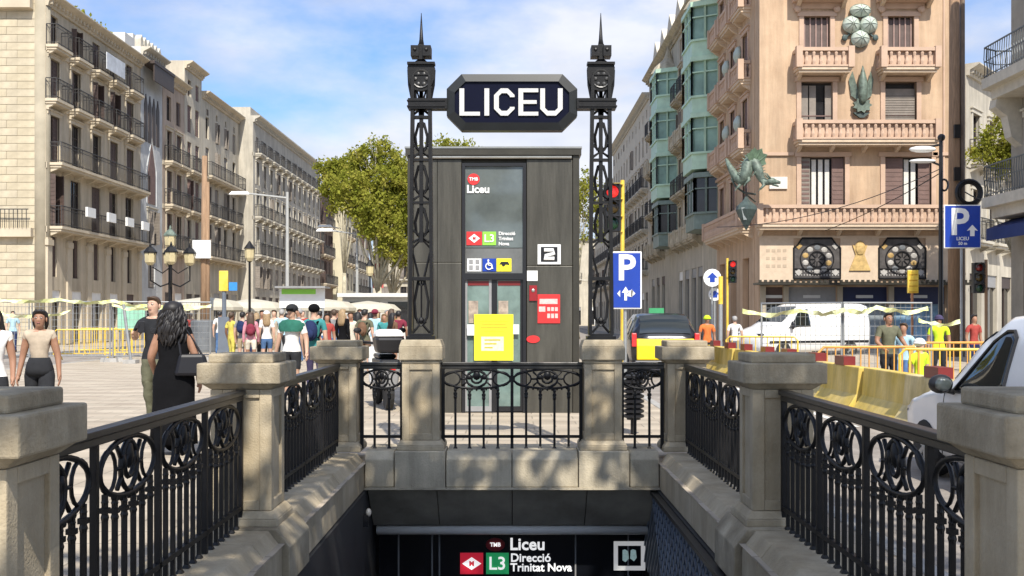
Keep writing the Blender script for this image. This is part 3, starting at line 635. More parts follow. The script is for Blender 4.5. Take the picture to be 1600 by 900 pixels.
def building(label,loc,rz,W,H,D,m,trim,bays,floors,fr=None,sh=None,shop=None,group=None,top=None,style='mix'):
    """bays: window centres; floors: (sill z, w, h, balcony None|each|full, kind, surround bool)"""
    r=thing('apartment_building',label,'building',loc,rz,group)
    fr=fr or frame_dk; holes=[]
    for (z,w,h,bal,kind,sur) in floors:
        for u in bays: holes.append((u-w/2,u+w/2,z,z+h))
    sh_holes=[]
    if shop:
        sw,shh=shop
        for u in bays: sh_holes.append((u-sw/2,u+sw/2,.1,shh))
    wall_mesh(W,H,holes+sh_holes,D,m).build('wall',m,r)
    for (z,w,h,bal,kind,sur) in floors:
        for u in bays:
            add_window(r,u-w/2,z,w,h,fr,sh,style,trim if sur else None)
            if bal=='each': add_balcony(r,u-w/2-.45,z,w+.9,.62,iron_bal if kind=='iron' else trim,trim,kind)
        if bal=='full': add_balcony(r,.25,z,W-.5,.75,iron_bal if kind=='iron' else trim,trim,kind)
        if bal in('full','each') : band(r,W,z-.02,trim,.05,.3)
    for (a,c,z0,z1) in sh_holes:
        b=MB(); b.box(a,c,.2,.24,z0,z1); o=b.build('shop_window',pane_m,r)
        b=MB(); b.box(a,c,.06,.16,z1-.6,z1); b.box((a+c)/2-.04,(a+c)/2+.04,.12,.19,z0,z1-.6); b.build('shop_sign',WR.choice([grey_p,shut_br,frame_dk,white]),o)
    cornice(r,W,H,trim,.62,.55)
    if top: top(r)
    return r

XL=-24.0; E90=R(90)
wall_tan=mat('wall_tan',(.51,.435,.32),.9,var=.14,scale=.5,bump=.25,bscale=6,grain=.2,gs=.5); trim_tan=mat('trim_tan',(.50,.43,.32),.85,var=.15,scale=.8,bump=.2)
wall_gy=mat('wall_greystone',(.50,.46,.38),.9,var=.16,scale=.6,bump=.2,bscale=6,grain=.22,gs=.5); trim_gy=mat('trim_greystone',(.48,.445,.37),.85,var=.15)
wall_pk=mat('wall_pinkish',(.46,.36,.28),.9,var=.16,scale=.6,bump=.2,bscale=6,grain=.22,gs=.5); wall_cr=mat('wall_cream',(.51,.46,.365),.9,var=.14,scale=.6,bump=.2,bscale=6,grain=.2,gs=.5)
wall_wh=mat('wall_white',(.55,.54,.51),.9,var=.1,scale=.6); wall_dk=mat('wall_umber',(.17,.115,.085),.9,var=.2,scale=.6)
wall_blue=mat('wall_gothic',(.46,.47,.47),.9,var=.2,scale=.9,bump=.3,bscale=5)

# 1: big tan corner building
def fenced_roof(r):
    b=MB()
    for i in range(9): b.tube([(2+i*1.3,1.2,18.0),(2+i*1.3,1.2,19.2)],.03,4)
    b.tube([(2,1.2,19.15),(12.4,1.2,19.15)],.03,4); b.build('roof_railing',galv,r)
b1=building('large tan corner apartment house with long iron balconies at the left edge',(XL,56,0),E90,14.3,18.1,12,wall_tan,trim_tan,
   [.98,3.85,6.8,9.5,12.25],[(3.6,.75,2.1,None,0,False),(6.2,1.35,2.75,'full','iron',False),(9.5,1.3,2.5,'full','iron',True),(12.75,1.25,2.2,'each','iron',True),(15.55,1.1,1.7,'each','iron',False)],
   sh=shut_br,shop=(1.7,2.9),top=fenced_roof)
for k in range(6):
    b=MB(); b.box(-.28,.28,-.10,.02,.05,5.6); b.box(-.36,.36,-.16,.02,5.2,5.5); b.build('pilaster',trim_tan,b1,(.05+k*2.79 if k else .3,0,0))
b=MB(); b.box(0,2.9,-.1,-.05,0,.95); bn=b.build('banner',mat('banner_white',(.55,.58,.62),.7,var=.2,scale=2),None,(XL+.75,56+6.2,15.7),E90); tag(bn,'white cloth banner hung on the top balcony of the tan corner building','banner')
for k,u in enumerate((3.1,6.2,9.2,12.0)):
    b=MB(); b.box(0,1.15,-.16,-.03,0,.52); tag(b.build('balcony_box',white,None,(XL+.80,56+u,6.95),E90),['first','second','third','fourth'][k]+' white planter box from the left on the first floor balcony rail','planter','white boxes on the first floor balcony')
# its end wall facing the camera, built of stone courses
RS=random.Random(5); cm=[mat(n_,c,.9,var=.2,scale=1.2,bump=.25,bscale=10) for n_,c in (('ashlar_light',(.455,.395,.285)),('ashlar_warm',(.44,.38,.27)),('ashlar_dull',(.43,.375,.275)))]
blk={}
for i in range(45):
    z=.02+i*.4; off=(i%2)*.55
    for (a,c) in ((-6.2,-3.9+off),(-3.9+off,-2.0+off),(-2.0+off,-.55)):
        w=c-a; k=(round(w,2),RS.randrange(3))
        if k not in blk: bb=MB(); bb.box(0.006,k[0]-.006,-.02,.02,.012,.388); blk[k]=bb.mesh('stone_block',cm[k[1]])
        put('stone_block',blk[k],b1,(-.02-RS.uniform(0,.012),-a,z),rz=-E90)
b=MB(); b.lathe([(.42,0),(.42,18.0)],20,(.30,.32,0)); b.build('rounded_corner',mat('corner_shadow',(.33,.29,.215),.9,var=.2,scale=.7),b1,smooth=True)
b=MB(); b.prismx([(.6,17.3),(7,17.3),(7,18.1),(.6,18.1)],-.5,-.02); b.build('cornice',trim_tan,b1); b=MB(); b.prismx([(.6,5.6),(7,5.6),(7,6.05),(.6,6.05)],-.4,-.04); b.build('cornice',trim_tan,b1)
b=MB(); 
for i in range(24): b.tube([(-.45,.8+i*.22,6.05),(-.45,.8+i*.22,7.0)],.022,4)
b.tube([(-.45,.7,7.0),(-.45,6.2,7.0)],.035,4); b.build('balcony_railing',iron_bal,b1)
for z in (6.3,9.6): 
    b=MB(); b.box(-.06,.02,2.95,4.2,z+.2,z+2.6); b.build('window',pane_m,b1)
# 2: narrow gothic
def gothic(r):
    b=MB()
    for u in (.9,1.7,2.5,3.3): b.prism([(u-.28,13.0),(u+.28,13.0),(u+.28,15.4),(u,16.1),(u-.28,15.4)],-.05,.01)
    b.build('arched_window',frame_dk,r)
    b=MB(); b.prism([(1.35,9.0),(2.75,9.0),(2.75,11.2),(2.05,13.0),(1.35,11.2)],-.05,.01); b.build('pointed_window',shut_mid,r)
    b=MB(); P=[(1.1,8.9),(1.1,11.3),(2.05,13.35),(3.0,11.3),(3.0,8.9)]
    b.tube([(x,-.0,z) for x,z in P],.06,5); b.build('window_moulding',wall_blue,r)
    b=MB()
    for i in range(6): b.prism([(i*.72,19.0),(i*.72+.5,19.0),(i*.72+.5,19.5),(i*.72+.25,19.8),(i*.72,19.5)],.0,.4)
    stuff(b.build('battlement',trim_gy,r))
    b=MB(); b.box(0,4.3,-.9,0,17.9,18.1); b.box(.1,4.2,-.85,-.78,16.8,17.9); b.build('loggia',frame_dk,r)
building('narrow white neo gothic house with a pointed window between taller houses',(XL,70.35,0),E90,4.3,19.0,12,wall_blue,trim_gy,[2.1],[(3.4,1.4,2.4,None,0,False),(6.3,1.5,2.2,None,0,True)],sh=shut_gy,shop=(1.9,2.8),top=gothic)
building('pinkish house with small iron balconies right of the white neo gothic house',(XL,74.7,0),E90,5.0,18.3,12,wall_pk,trim_tan,[1.4,3.6],[(6.2,1.1,2.5,'each','iron',True),(9.3,1.1,2.4,'each','iron',True),(12.3,1.1,2.2,'each','iron',True),(15.2,1.0,1.7,None,0,False)],sh=shut_br,shop=(1.7,3.2))
pent=MB(); pent.box(-1,-7,0,0,0,0); pent=MB(); pent.box(0,9,0,4,0,2.6); pent.box(3,6,.5,3.5,2.6,3.3); tag(pent.build('roof_house',wall_wh,None,(XL-2.5,74.5,18.4),E90),'white rooftop penthouse on top of the pinkish house','penthouse')
building('tall cream house with red brown shutters left of the wooden mast',(XL,79.75,0),E90,4.4,20.3,12,wall_cr,trim_tan,[1.2,3.2],[(6.2,1.0,2.5,'each','iron',False),(9.3,1.0,2.4,'each','iron',False),(12.3,1.0,2.2,'each','iron',False),(15.2,1.0,2.0,None,0,False),(17.9,.9,1.2,None,0,False)],sh=shut_mid,shop=(1.5,3.2))
building('long cream house with deep cornice and rows of iron balconies behind the lantern',(XL,84.2,0),E90,11.3,19.0,12,wall_cr,trim_tan,[1.5,4.25,7.0,9.75],[(6.2,1.05,2.6,'full','iron',False),(9.4,1.05,2.4,'each','iron',False),(12.5,1.0,2.3,'full','iron',False),(15.5,.9,1.7,None,0,False),(17.35,.5,.5,None,0,False)],sh=shut_gy,shop=(1.8,3.4))
def roofbits(r):
    b=MB()
    for k in range(5): b.box(3+k*6,4+k*6,3,4,19.2,20.2)
    b.build('chimney',wall_pk,r)
    b=MB(); b.box(.3,33,.3,11.5,19.21,20.0); b.build('roof_parapet',wall_gy,r)
building('very long grey stone block with even windows and pale cornice on the left side',(-22.75,95.6,0),E90,33.4,19.2,13,wall_gy,trim_gy,[1.6+2.75*k for k in range(12)],[(4.0,1.5,2.0,None,0,False),(7.0,1.1,2.5,'each','iron',True),(10.4,1.05,2.2,'each','iron',True),(13.3,1.05,2.0,None,0,True),(16.0,1.0,1.5,'each','iron',False)],fr=frame_wh,sh=shut_gy,shop=(1.6,3.3),top=roofbits)
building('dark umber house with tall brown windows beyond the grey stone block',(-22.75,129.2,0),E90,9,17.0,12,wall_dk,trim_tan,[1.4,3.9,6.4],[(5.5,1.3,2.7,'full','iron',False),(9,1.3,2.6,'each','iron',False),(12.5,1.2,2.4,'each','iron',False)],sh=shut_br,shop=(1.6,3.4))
building('pale yellow distant house beyond the dark umber house',(-21.6,139,0),E90,9,17.5,12,mat('wall_pale_yellow',(.55,.50,.36),.9,var=.1,scale=.6),trim_tan,[1.5,4.5,7.5],[(5,1.3,2.2,None,0,False),(8.5,1.3,2.2,'each','iron',False),(12,1.3,2.2,'each','iron',False)],sh=shut_gy)
building('grey distant house half hidden by the plane trees on the left',(-22.5,149,0),E90,22,16.5,12,wall_gy,trim_gy,[1.5+3*k for k in range(7)],[(5,1.4,2.2,'each','iron',False),(8.5,1.4,2.2,'each','iron',False),(12,1.4,2.2,None,0,False)],sh=shut_br)

building('pale house closing the far end of the boulevard behind the trees',(-24,188,0),0,40,15,10,wall_cr,trim_gy,[2+3.3*k for k in range(12)],[(4.5,1.3,2.2,None,0,False),(8,1.3,2.2,'each','iron',False),(11.5,1.2,1.8,None,0,False)],sh=shut_gy,shop=(1.8,3.2))
# right row
XR=11.6
rowW=mat('wall_ivory',(.52,.47,.38),.9,var=.12,scale=.6)
building('ivory white house with small attic windows far along the right row',(XR,125,0),-E90,33,20.5,12,rowW,trim_gy,[1.6+2.7*k for k in range(12)],[(5.5,1.1,2.4,'each','iron',True),(9,1.1,2.4,'each','iron',True),(12.5,1.1,2.2,'each','iron',True),(15.6,1.0,1.8,None,0,False),(18.6,.55,.7,None,0,False)],sh=shut_gy,shop=(1.7,3.6))
building('plain grey house at the far end of the right row',(XR+1,165,0),-E90,39,18,12,wall_gy,trim_gy,[1.6+3*k for k in range(12)],[(5.5,1.2,2.4,'each','iron',False),(9,1.2,2.4,'each','iron',False),(12.5,1.2,2.2,None,0,False)],sh=shut_br,shop=(1.7,3.6))
green_w=mat('bay_green',(.43,.60,.45),.5,var=.15,scale=2); green_g=mat('bay_glass',(.20,.32,.25),.3,var=.4,scale=.7,spec=.6); green_dk=mat('bay_dark_frame',(.16,.21,.18),.5,var=.2)
def glazed_bay(r,u,W,proj,zs,m,gm,name='glazed_bay'):
    for (z0,z1) in zip(zs[:-1],zs[1:]):
        c=W*.28; P=[(u-W/2,0),(u-W/2+c*.6,-proj),(u+W/2-c*.6,-proj),(u+W/2,0)]
        b=MB(); b.prismz(P,z0,z0+.85); b.prismz([(x*1.0+(x-u)*.06,y-.08 if y<0 else y) for x,y in P],z0+.85,z0+.97); b.prismz([(x+(x-u)*.08,y-.1 if y<0 else y) for x,y in P],z1-.28,z1)
        pts=[]
        for k in range(3):
            A,B_=Vector(P[k]),Vector(P[k+1]); n=3 if k==1 else 2
            for i in range(n+1): q=A+(B_-A)*i/n; pts.append(q)
        for q in pts: b.tube([(q.x,q.y,z0+.95),(q.x,q.y,z1-.25)],.075,4,cap=False)
        for k in range(3):
            A,B_=Vector(P[k]),Vector(P[k+1]); zz=z0+(z1-z0)*.72; b.tube([(A.x,A.y,zz),(B_.x,B_.y,zz)],.05,4)
        o=b.build(name,m,r); g=MB(); g.prismz([(u+(x-u)*.95,y*.94) for x,y in P],z0+.96,z1-.27); g.build('bay_pane',gm,o)
def green_house(r):
    for (u,zs) in ((28.4,[9.9,13.1,16.3,19.4]),(13.4,[9.9,13.1,16.2,19.0])):
        glazed_bay(r,u,4.8,1.35,zs,green_w,green_g)
        glazed_bay(r,u,4.6,1.2,[6.5,9.7],green_dk,pane_m)
        b=MB(); b.lathe([(1.3,0),(1.0,.5),(.35,1.1),(.08,1.9)],10,(u,-.3,zs[-1])); b.build('bay_roof',stone_pale,r)
    b=MB()
    for u in range(2,31,4): b.prism([(u,21.5),(u+3.4,21.5),(u+3.0,22.6),(u+1.7,23.8),(u+.4,22.6)],.0,.5)
    b.build('gable',rowW,r)
building('ornate cream house with green glazed bay columns beside the terracotta house',(XR,92,0),-E90,30.4,21.5,12,wall_cr,stone_pale,[2.6,5.6,8.6,17.2,19.9,22.6,24.9],[(6.4,1.2,2.6,'each','stone',True),(9.8,1.2,2.5,'each','iron',True),(13.1,1.2,2.4,'each','stone',True),(16.3,1.1,2.3,'each','iron',True),(19.2,.9,1.4,None,0,False)],fr=frame_wh,sh=shut_gy,shop=(1.8,4.6),top=green_house)

# the terracotta corner house (two facades)
Wf=9.35; casa=thing('corner_house','terracotta corner house with umbrella discs, stone balustrades and a green dragon','building',(XR,51,0))
trim_pk=mat('trim_pinkstone',(.49,.345,.25),.85,var=.14,scale=1.2,bump=.15); pale_pk=mat('pale_peach',(.56,.44,.32),.85,var=.12)
def fx(px): return (px-1187)/33.33
fz=lambda py: 1.5+(495-py)/33.33
holes=[]; WN=[]
for (a,c) in ((1252,1320),(1383,1455)): WN.append((fx(a),fx(c),5.85,fz(245),'cur'))
for (a,c) in ((1252,1301),(1383,1432)): WN.append((fx(a),fx(c),9.75,fz(128),'slat'))
for (a,c) in ((1256,1297),(1387,1428)): WN.append((fx(a),fx(c),13.1,fz(26),'slat')); WN.append((fx(a),fx(c),16.6,18.9,'slat'))
holes=[w[:4] for w in WN]
shopx=[(.3,1.1),(1.35,3.6),(3.9,6.0),(6.3,8.7)]
holes+= [(a,c,.1,2.9) for a,c in shopx]; 
grey_band=mat('ground_floor_stone',(.36,.31,.235),.9,var=.2,scale=1.5,bump=.2)
wall_mesh(Wf,21,holes,1.0,stucco_pink,thick=.4).build('wall',stucco_pink,casa)
b=MB(); b.box(0,fx(1240),-.05,-.004,3.15,5.3); b.box(fx(1313),fx(1373),-.05,-.004,3.15,5.3); b.box(fx(1446),Wf,-.05,-.004,3.15,5.3); b.box(fx(1240),fx(1313),-.05,-.004,5.18,5.3); b.box(fx(1373),fx(1446),-.05,-.004,5.18,5.3); b.build('stone_band',pale_pk,casa)
curt=mat('curtain_white',(.62,.60,.55),.9,var=.12,scale=5); slat_b=mat('slat_brown',(.10,.07,.06),.7,var=.25)
for i,(a,c,z0,z1,k) in enumerate(WN):
    w=c-a; f=MB(); t=.07; f.box(0,t,.2,.3,0,z1-z0); f.box(w-t,w,.2,.3,0,z1-z0); f.box(t,w-t,.2,.3,z1-z0-t,z1-z0); f.box(t,w-t,.2,.3,0,.05)
    o=f.build('window',frame_dk,casa,(a,0,z0)); p=MB(); p.box(t,w-t,.27,.29,.05,z1-z0-t); p.build('pane',pane_m,o)
    if k=='cur':
        e0,e1=(w*.24,w*.70) if i==0 else (w*.42,w*.72); n=3 if i==0 else 2; g=(e1-e0)/n
        for j in range(n):
            p=MB(); p.box(e0+j*g+.06,e0+(j+1)*g-.05,.22,.25,.05,z1-z0-.1); p.build('curtain',curt,o)
        p=MB(); p.box(e1+.04,w-.02,.1,.15,.05,z1-z0-.05); q=p.build('shutter',shut_mid,o)
        p=MB(); p.box(.02,e0-.04,.1,.15,.05,z1-z0-.05); p.build('shutter',shut_mid if i else shut_gy,o)
        p=MB()
        for j in range(14):
            zz=.12+j*(z1-z0-.2)/14; p.box(e1+.08,w-.06,.085,.1,zz,zz+.1); p.box(.05,e0-.08,.085,.1,zz,zz+.1)
        stuff(p.build('slats',shut_mid,o))
    elif i in (2,3):
        n=4
        if i==3: p=MB(); p.box(.03,w-.03,.12,.16,.05,z1-z0-.3); q=p.build('roller_blind',shut_gy,o); p=MB(); [p.box(.04,w-.04,.1,.12,.08+j*.115,.16+j*.115) for j in range(int((z1-z0-.5)/.115))]; stuff(p.build('blind_slats',shut_gy,o))
        else:
            for j in range(n):
                if j!=2: p=MB(); p.box(.05+j*w/n,.02+(j+1)*w/n-.03,.12,.17,.05,z1-z0-.15); p.build('shutter',shut_gy,o)
        p=MB(); p.box(.02,w-.02,.1,.14,(z1-z0)*.42,(z1-z0)*.42+.05); p.build('crossbar',shut_mid,o)
    else:
        p=MB()
        for j in range(5): p.box(.04+j*w/4.6,.10+j*w/4.6,.1,.18,.05,z1-z0)
        p.box(.04,w-.04,.09,.17,(z1-z0)*.33,(z1-z0)*.33+.06); p.build('glazing_bar',mat('mauve_frame',(.30,.20,.17),.7,var=.15),o)
        for j in range(4): p=MB(); p.box(.11+j*w/4.6,.03+(j+1)*w/4.6,.14,.17,.05,z1-z0-.1); p.build('shutter',slat_b,o)
    sb=MB(); h=z1-z0
    sb.box(-.22,0,-.07,.1,.0,h); sb.box(w,w+.22,-.07,.1,.0,h); sb.box(-.3,w+.3,-.1,.1,h,h+.22)
    if i>=4: sb.box(-.55,w+.55,-.35,.02,h+.62,h+.82); sb.box(-.5,w+.5,-.08,.02,h+.35,h+.62); [sb.ell((s,-.12,h+.32),(.17,.1,.17),10,6) for s in (-.3,w+.3)]
    sb.build('surround',trim_pk,o,bevel=.012)
# balconies on the front and the side facade
def casa_bal(root,u0,w,z,proj): return add_balcony(root,u0,z,w,proj,trim_pk,pale_pk,'stone')
casa_bal(casa,.0-.2,Wf+.2,5.8,.75)
casa_bal(casa,fx(1240),fx(1457)-fx(1240),9.7,.85); casa_bal(casa,fx(1240),2.5,13.05,.85); casa_bal(casa,fx(1370),2.6,13.05,.85); casa_bal(casa,fx(1240),2.5,16.5,.85); casa_bal(casa,fx(1370),2.6,16.5,.85)
b=MB(); b.box(-.05,fx(1240),-.1,0,9.05,9.2); b.box(fx(1457),Wf,-.1,0,9.05,9.2); b.box(Wf-.45,Wf,-.06,0,5.9,21); b.box(Wf-.75,Wf-.68,-.05,0,5.9,21); b.build('string_course',trim_pk,casa)
b=MB(); b.prismx([(0,20.2),(-.3,20.2),(-1.0,20.8),(-1.0,21.05),(0,21.05)],-.3,Wf+.2); b.build('cornice',trim_pk,casa)
# side facade of the same house, facing the boulevard
Ws=9.5; YS=10.5
SH=[(u-.6,u+.6,z,z+h) for u in (1.7,4.6,7.6) for z,h in ((5.85,2.7),(9.75,2.5),(13.1,2.4),(16.6,2.2))]
holes=SH+[(u-.75,u+.75,.1,4.4) for u in (1.6,4.6,7.6)]
sw_=wall_mesh(Ws,21,holes,9.2,stucco_pink,thick=.3); sf=sw_.build('side_wall',stucco_pink,casa,(-.02,YS,0),-E90)
for (a,c,z0,z1) in SH:
    w,h=c-a,z1-z0; fme,pme,sme=window_meshes(w,h,frame_dk,shut_mid,'closed'); o=put('window',fme,casa,(-.02,YS-a,z0),rz=-E90); put('pane',pme,o)
    if WR.random()<.7: put('shutter',sme,o,(0,.1,0)); put('shutter',sme,o,(w/2+.02,.1,0))
    put('surround',surround_mesh(w,h,trim_pk),o)
    if z0>9: s,r_=balcony_meshes(2.3,.55,trim_pk,pale_pk,'stone'); q=put('balcony',s,casa,(-.02,YS-(a-.55),z0-.04),rz=-E90); put('railing',r_,q)
s,r_=balcony_meshes(Ws-.1,.75,trim_pk,pale_pk,'stone'); q=put('balcony',s,casa,(-.02,YS,5.8),rz=-E90); put('railing',r_,q)
b=MB(); b.box(-1.0,0,1,YS,20.4,21.02); b.build('side_cornice',trim_pk,casa); b=MB(); b.box(-.12,-.03,1,YS,9.05,9.2); b.build('string_course',trim_pk,casa)
# rosette windows
rw_d=mat('rosette_ground',(.085,.078,.075),.3,var=.4,scale=3); pet=[mat('rosette_grey',(.38,.36,.33),.5,var=.3,scale=5),mat('rosette_amber',(.38,.25,.09),.5,var=.3),mat('rosette_slate',(.13,.14,.15),.5,var=.3)]
for (a,c) in ((1240,1313),(1373,1446)):
    X0,X1,z0,z1=fx(a),fx(c),3.3,5.18; cx,cz=(X0+X1)/2,4.2
    b=MB(); b.prism([(X0,z0),(X1,z0),(X1,z1-.45),(X1-.2,z1-.3),(X1-.4,z1),(X0+.4,z1),(X0+.2,z1-.3),(X0,z1-.45)],-.04,.0); o=b.build('rosette_window',rw_d,casa)
    b=MB(); b.tube([(X0,-.06,z0),(X1,-.06,z0),(X1,-.06,z1-.45),(X1-.2,-.06,z1-.3),(X1-.4,-.06,z1),(X0+.4,-.06,z1),(X0+.2,-.06,z1-.3),(X0,-.06,z1-.45),(X0,-.06,z0)],.05,5); b.tube(ring(cx,cz,.36,.36,20,-.07),.035,4,True); b.tube(ring(cx,cz,.78,.72,28,-.06),.03,4,True)
    for t in range(8): b.tube([(cx+.1*math.cos(t*math.pi/4),-.06,cz+.1*math.sin(t*math.pi/4)),(cx+.34*math.cos(t*math.pi/4),-.06,cz+.34*math.sin(t*math.pi/4))],.025,4)
    b.tube([(X0,-.07,z0+.45),(X1,-.07,z0+.45)],.025,4); b.build('leading',iron,o)
    for t in range(10):
        an=t*math.pi/5+.3; q=MB(); q.ell((cx+.57*math.cos(an),-.05,cz+.55*math.sin(an)),(.15,.02,.13),8,4); q.build('petal',pet[[0,0,2,0,1,0,2,0,0,1][t]],o)
    for sx_,sz_ in ((-1,1),(1,1),(-1,-1),(1,-1)):
        q=MB(); X=cx+sx_*.86; Z=cz+sz_*.62; q.prism([(X-.17,Z),(X,Z-.17),(X+.17,Z),(X,Z+.17)],-.07,-.03); q.build('petal',pet[1 if sx_<0 and sz_>0 else 0],o)
    q=MB()
    for i in range(16): q.ell((X0+.1+i*(X1-X0-.2)/15,-.05,z0+.15),(.035,.02,.05),6,4); q.ell((X0+.1+i*(X1-X0-.2)/15,-.05,z0+.33),(.03,.02,.04),6,4)
    stuff(q.build('bead_row',pet[0],o))
b=MB(); b.box(-.3,Wf+.4,-.95,0,2.98,3.08); n=40
for i in range(n): b.box(-.25+i*(Wf+.6)/n,-.25+(i+.55)*(Wf+.6)/n,-.96,-.9,3.08,3.2)
b.build('canopy',bronze_d,casa)
for i,(a,c) in enumerate(shopx):
    b=MB(); b.box(a,c,.3,.34,.1,2.9); o=b.build('shop_window',[pane_m,mat('shop_interior',(.25,.23,.19),.5,var=.5,scale=1.5),mat('shop_pale',(.35,.40,.42),.4,var=.5,scale=1.2),mat('shop_blue_glass',(.25,.42,.58),.3,var=.5,scale=1.2)][i],casa)
    b=MB(); b.box(a,c,.1,.2,2.1,2.9); b.build('shop_sign',[shut_br,grey_p,mat('sign_navy',(.012,.02,.07),.4),mat('sign_navy',(.012,.02,.07))][i],o)
    b=MB(); b.box((a+c)/2-.4,(a+c)/2+.4,.08,.1,2.38,2.52); b.build('sign_lettering',letter,o)
for k in range(5): b=MB(); b.box(-.12,.12,-.12,.02,0,2.95); b.build('shop_pillar',grey_band,casa,([.15,1.22,3.75,6.15,8.9][k],0,0))
b=MB(); b.box(-.42,.42,-.09,-.02,-.28,.28); o=b.build('name_plaque',mat('plaque',(.62,.60,.55),.5,var=.1),casa,(fx(1216),0,fz(286)))
b=MB(); b.prism([(fx(1343)+dx,fz(398)+dz) for dx,dz in ((-.5,-.75),(.5,-.75),(.2,0),(.35,.45),(0,.3),(-.35,.45),(-.2,0))],-.12,-.05); b.ell((fx(1343),-.12,fz(388)),(.25,.08,.35),8,5); b.build('relief_ornament',mat('ochre_relief',(.50,.34,.13),.7,var=.3,scale=5),casa)
txm=mat('faded_letter',(.42,.33,.24),.8,var=.1)
for k in range(3):
    b=MB(); 
    for j in range(4): b.box(fx(1197)+j*.26,fx(1197)+j*.26+.17,-.06,-.05,fz(394+k*12),fz(394+k*12)+.14)
    stuff(b.build('carved_lettering',txm,casa))
disc=mat('umbrella_pale',(.55,.57,.47),.5,var=.22,scale=4,col2=(.45,.55,.50)); verd=mat('verdigris',(.115,.15,.12),.55,.1,var=.6,scale=5); verd_d=mat('verdigris_dark',(.06,.085,.08),.6,.2,var=.3,scale=5)
for (u,v,rx_,rz_) in ((1343,18,.48,.30),(1329,40,.40,.40),(1356,40,.40,.40),(1343,62,.42,.40)):
    q=MB(); cx,cz=fx(u),fz(v)
    rings=[]
    for i,(f,yy) in enumerate(((1,-.10),(1.0,-.16),(.75,-.30),(.4,-.40),(.08,-.46))): rings.append([(cx+rx_*f*(1+.05*math.cos(8*t*math.pi/12))*math.cos(t*math.pi/12),yy,cz+rz_*f*(1+.05*math.cos(8*t*math.pi/12))*math.sin(t*math.pi/12)) for t in range(24)])
    q.loft(rings); o=q.build('umbrella_disc',disc,casa,smooth=True)
    q=MB()
    for t in range(8): q.tube([(cx+rx_*math.cos(t*math.pi/4)*f,yy-.012,cz+rz_*math.sin(t*math.pi/4)*f) for f,yy in ((1,-.16),(.75,-.30),(.4,-.40),(.08,-.46))],.012,4)
    q.tube(ring(cx,cz,rx_,rz_,24,-.14),.03,4,True); q.build('umbrella_rib',verd,o)
q=MB()
for s in (-1,1): q.tube([(fx(1343),-.08,fz(40)),(fx(1343)+s*.75,-.10,fz(62))],.05,5); q.ell((fx(1343)+s*.72,-.12,fz(60)),(.14,.08,.16),8,5)
q.build('umbrella_bracket',verd_d,casa)
q=MB(); cx=fx(1345)
q.lathe([(.03,.0),(.16,.15),(.22,.6),(.20,1.1),(.10,1.5),(.02,1.8)],10,(cx,-.32,fz(165))); 
for s in (-1,1): q.add([(cx+s*.1,-.15,fz(160)),(cx+s*.48,-.1,fz(150)),(cx+s*.58,-.08,fz(125)),(cx+s*.42,-.14,fz(112)),(cx+s*.2,-.2,fz(140))],[(0,1,2,3,4) if s>0 else (4,3,2,1,0)])
q.build('folded_umbrella',verd,casa,smooth=True)
q=MB(); P=[]
for t in range(18):
    rr=.46 if t%2==0 else .34; P.append((cx+rr*math.cos(t*math.pi/9),fz(166)+rr*.8*math.sin(t*math.pi/9)))
q.prism(P,-.3,-.12); q.build('fan_disc',verd,casa); q=MB(); q.prism([(cx-.4,fz(177)),(cx+.4,fz(177)),(cx+.1,fz(185)),(cx-.1,fz(185))],-.2,-.05); q.build('fan_base',verd_d,casa)
# side-facade discs
for (yy,zz) in ((3.1,14.8),(3.1,13.9),(6.1,14.8),(6.1,13.9),(3.1,11.3),(6.1,11.3)):
    q=MB(); q.lathe([(.46,0),(.42,.14),(.2,.26),(.03,.3)],14); o=q.build('umbrella_disc',disc,casa,(-.04,YS-yy,zz),smooth=True); o.rotation_euler=(0,-E90,0)
# dragon on the corner and its lantern
DP=lambda px,py,dy=0: Vector((PX(px,50)-XR,-1.0+dy,PZ(py,50)))
ctl=[DP(1138,246,.5),DP(1143,262,.2),DP(1150,276,0),DP(1158,282,-.2),DP(1164,272,-.3),DP(1167,258,-.2),DP(1174,253,-.2),DP(1180,263,-.4),DP(1184,278,-.5),DP(1190,287,-.6),DP(1199,287,-.7)]
pts=[];rs=[]
for i in range(len(ctl)-1):
    p0=ctl[max(i-1,0)];p1=ctl[i];p2=ctl[i+1];p3=ctl[min(i+2,len(ctl)-1)]
    for k in range(4):
        t=k/4; pts.append(.5*((2*p1)+(p2-p0)*t+(2*p0-5*p1+4*p2-p3)*t*t+(3*p1-p0-3*p2+p3)*t**3))
pts.append(ctl[-1]); N_=len(pts)
rs=[.03+.25*math.sin(math.pi*min(.88,i/(N_-1)+.02))**.8 for i in range(N_)]
dr=thing('dragon_ornament','green metal dragon ornament on the corner of the terracotta house','ornament',(XR,51,0))
q=MB(); q.tube(pts,rs,10)
for i in range(4,N_-4): 
    p=pts[i]; d=(pts[i+1]-pts[i-1]).normalized(); u=Vector((-d.z,0,d.x)); u=u if u.z>0 or abs(d.x)<.3 else -u; q.tube([p+u*rs[i]*.8,p+u*(rs[i]+.13)],[.05,.004],4)
q.build('body',verd,dr,smooth=True)
q=MB(); p=pts[-1]; q.ell((p.x+.02,p.y,p.z+.02),(.24,.18,.17),10,6); q.tube([(p.x+.1,p.y,p.z+.02),(p.x+.42,p.y-.05,p.z-.05)],[.13,.06],8); q.tube([(p.x+.08,p.y,p.z-.1),(p.x+.34,p.y-.05,p.z-.22)],[.08,.03],8)
for s in (-1,1): q.tube([(p.x-.05,p.y+s*.1,p.z+.14),(p.x-.22,p.y+s*.16,p.z+.34),(p.x-.38,p.y+s*.18,p.z+.36)],[.045,.03,.01],5); q.ell((p.x+.12,p.y+s*.12,p.z+.1),(.04,.03,.04),6,4)
q.build('head',verd,dr,smooth=True)
wm=mat('wing_green',(.13,.20,.13),.6,var=.3,scale=4)
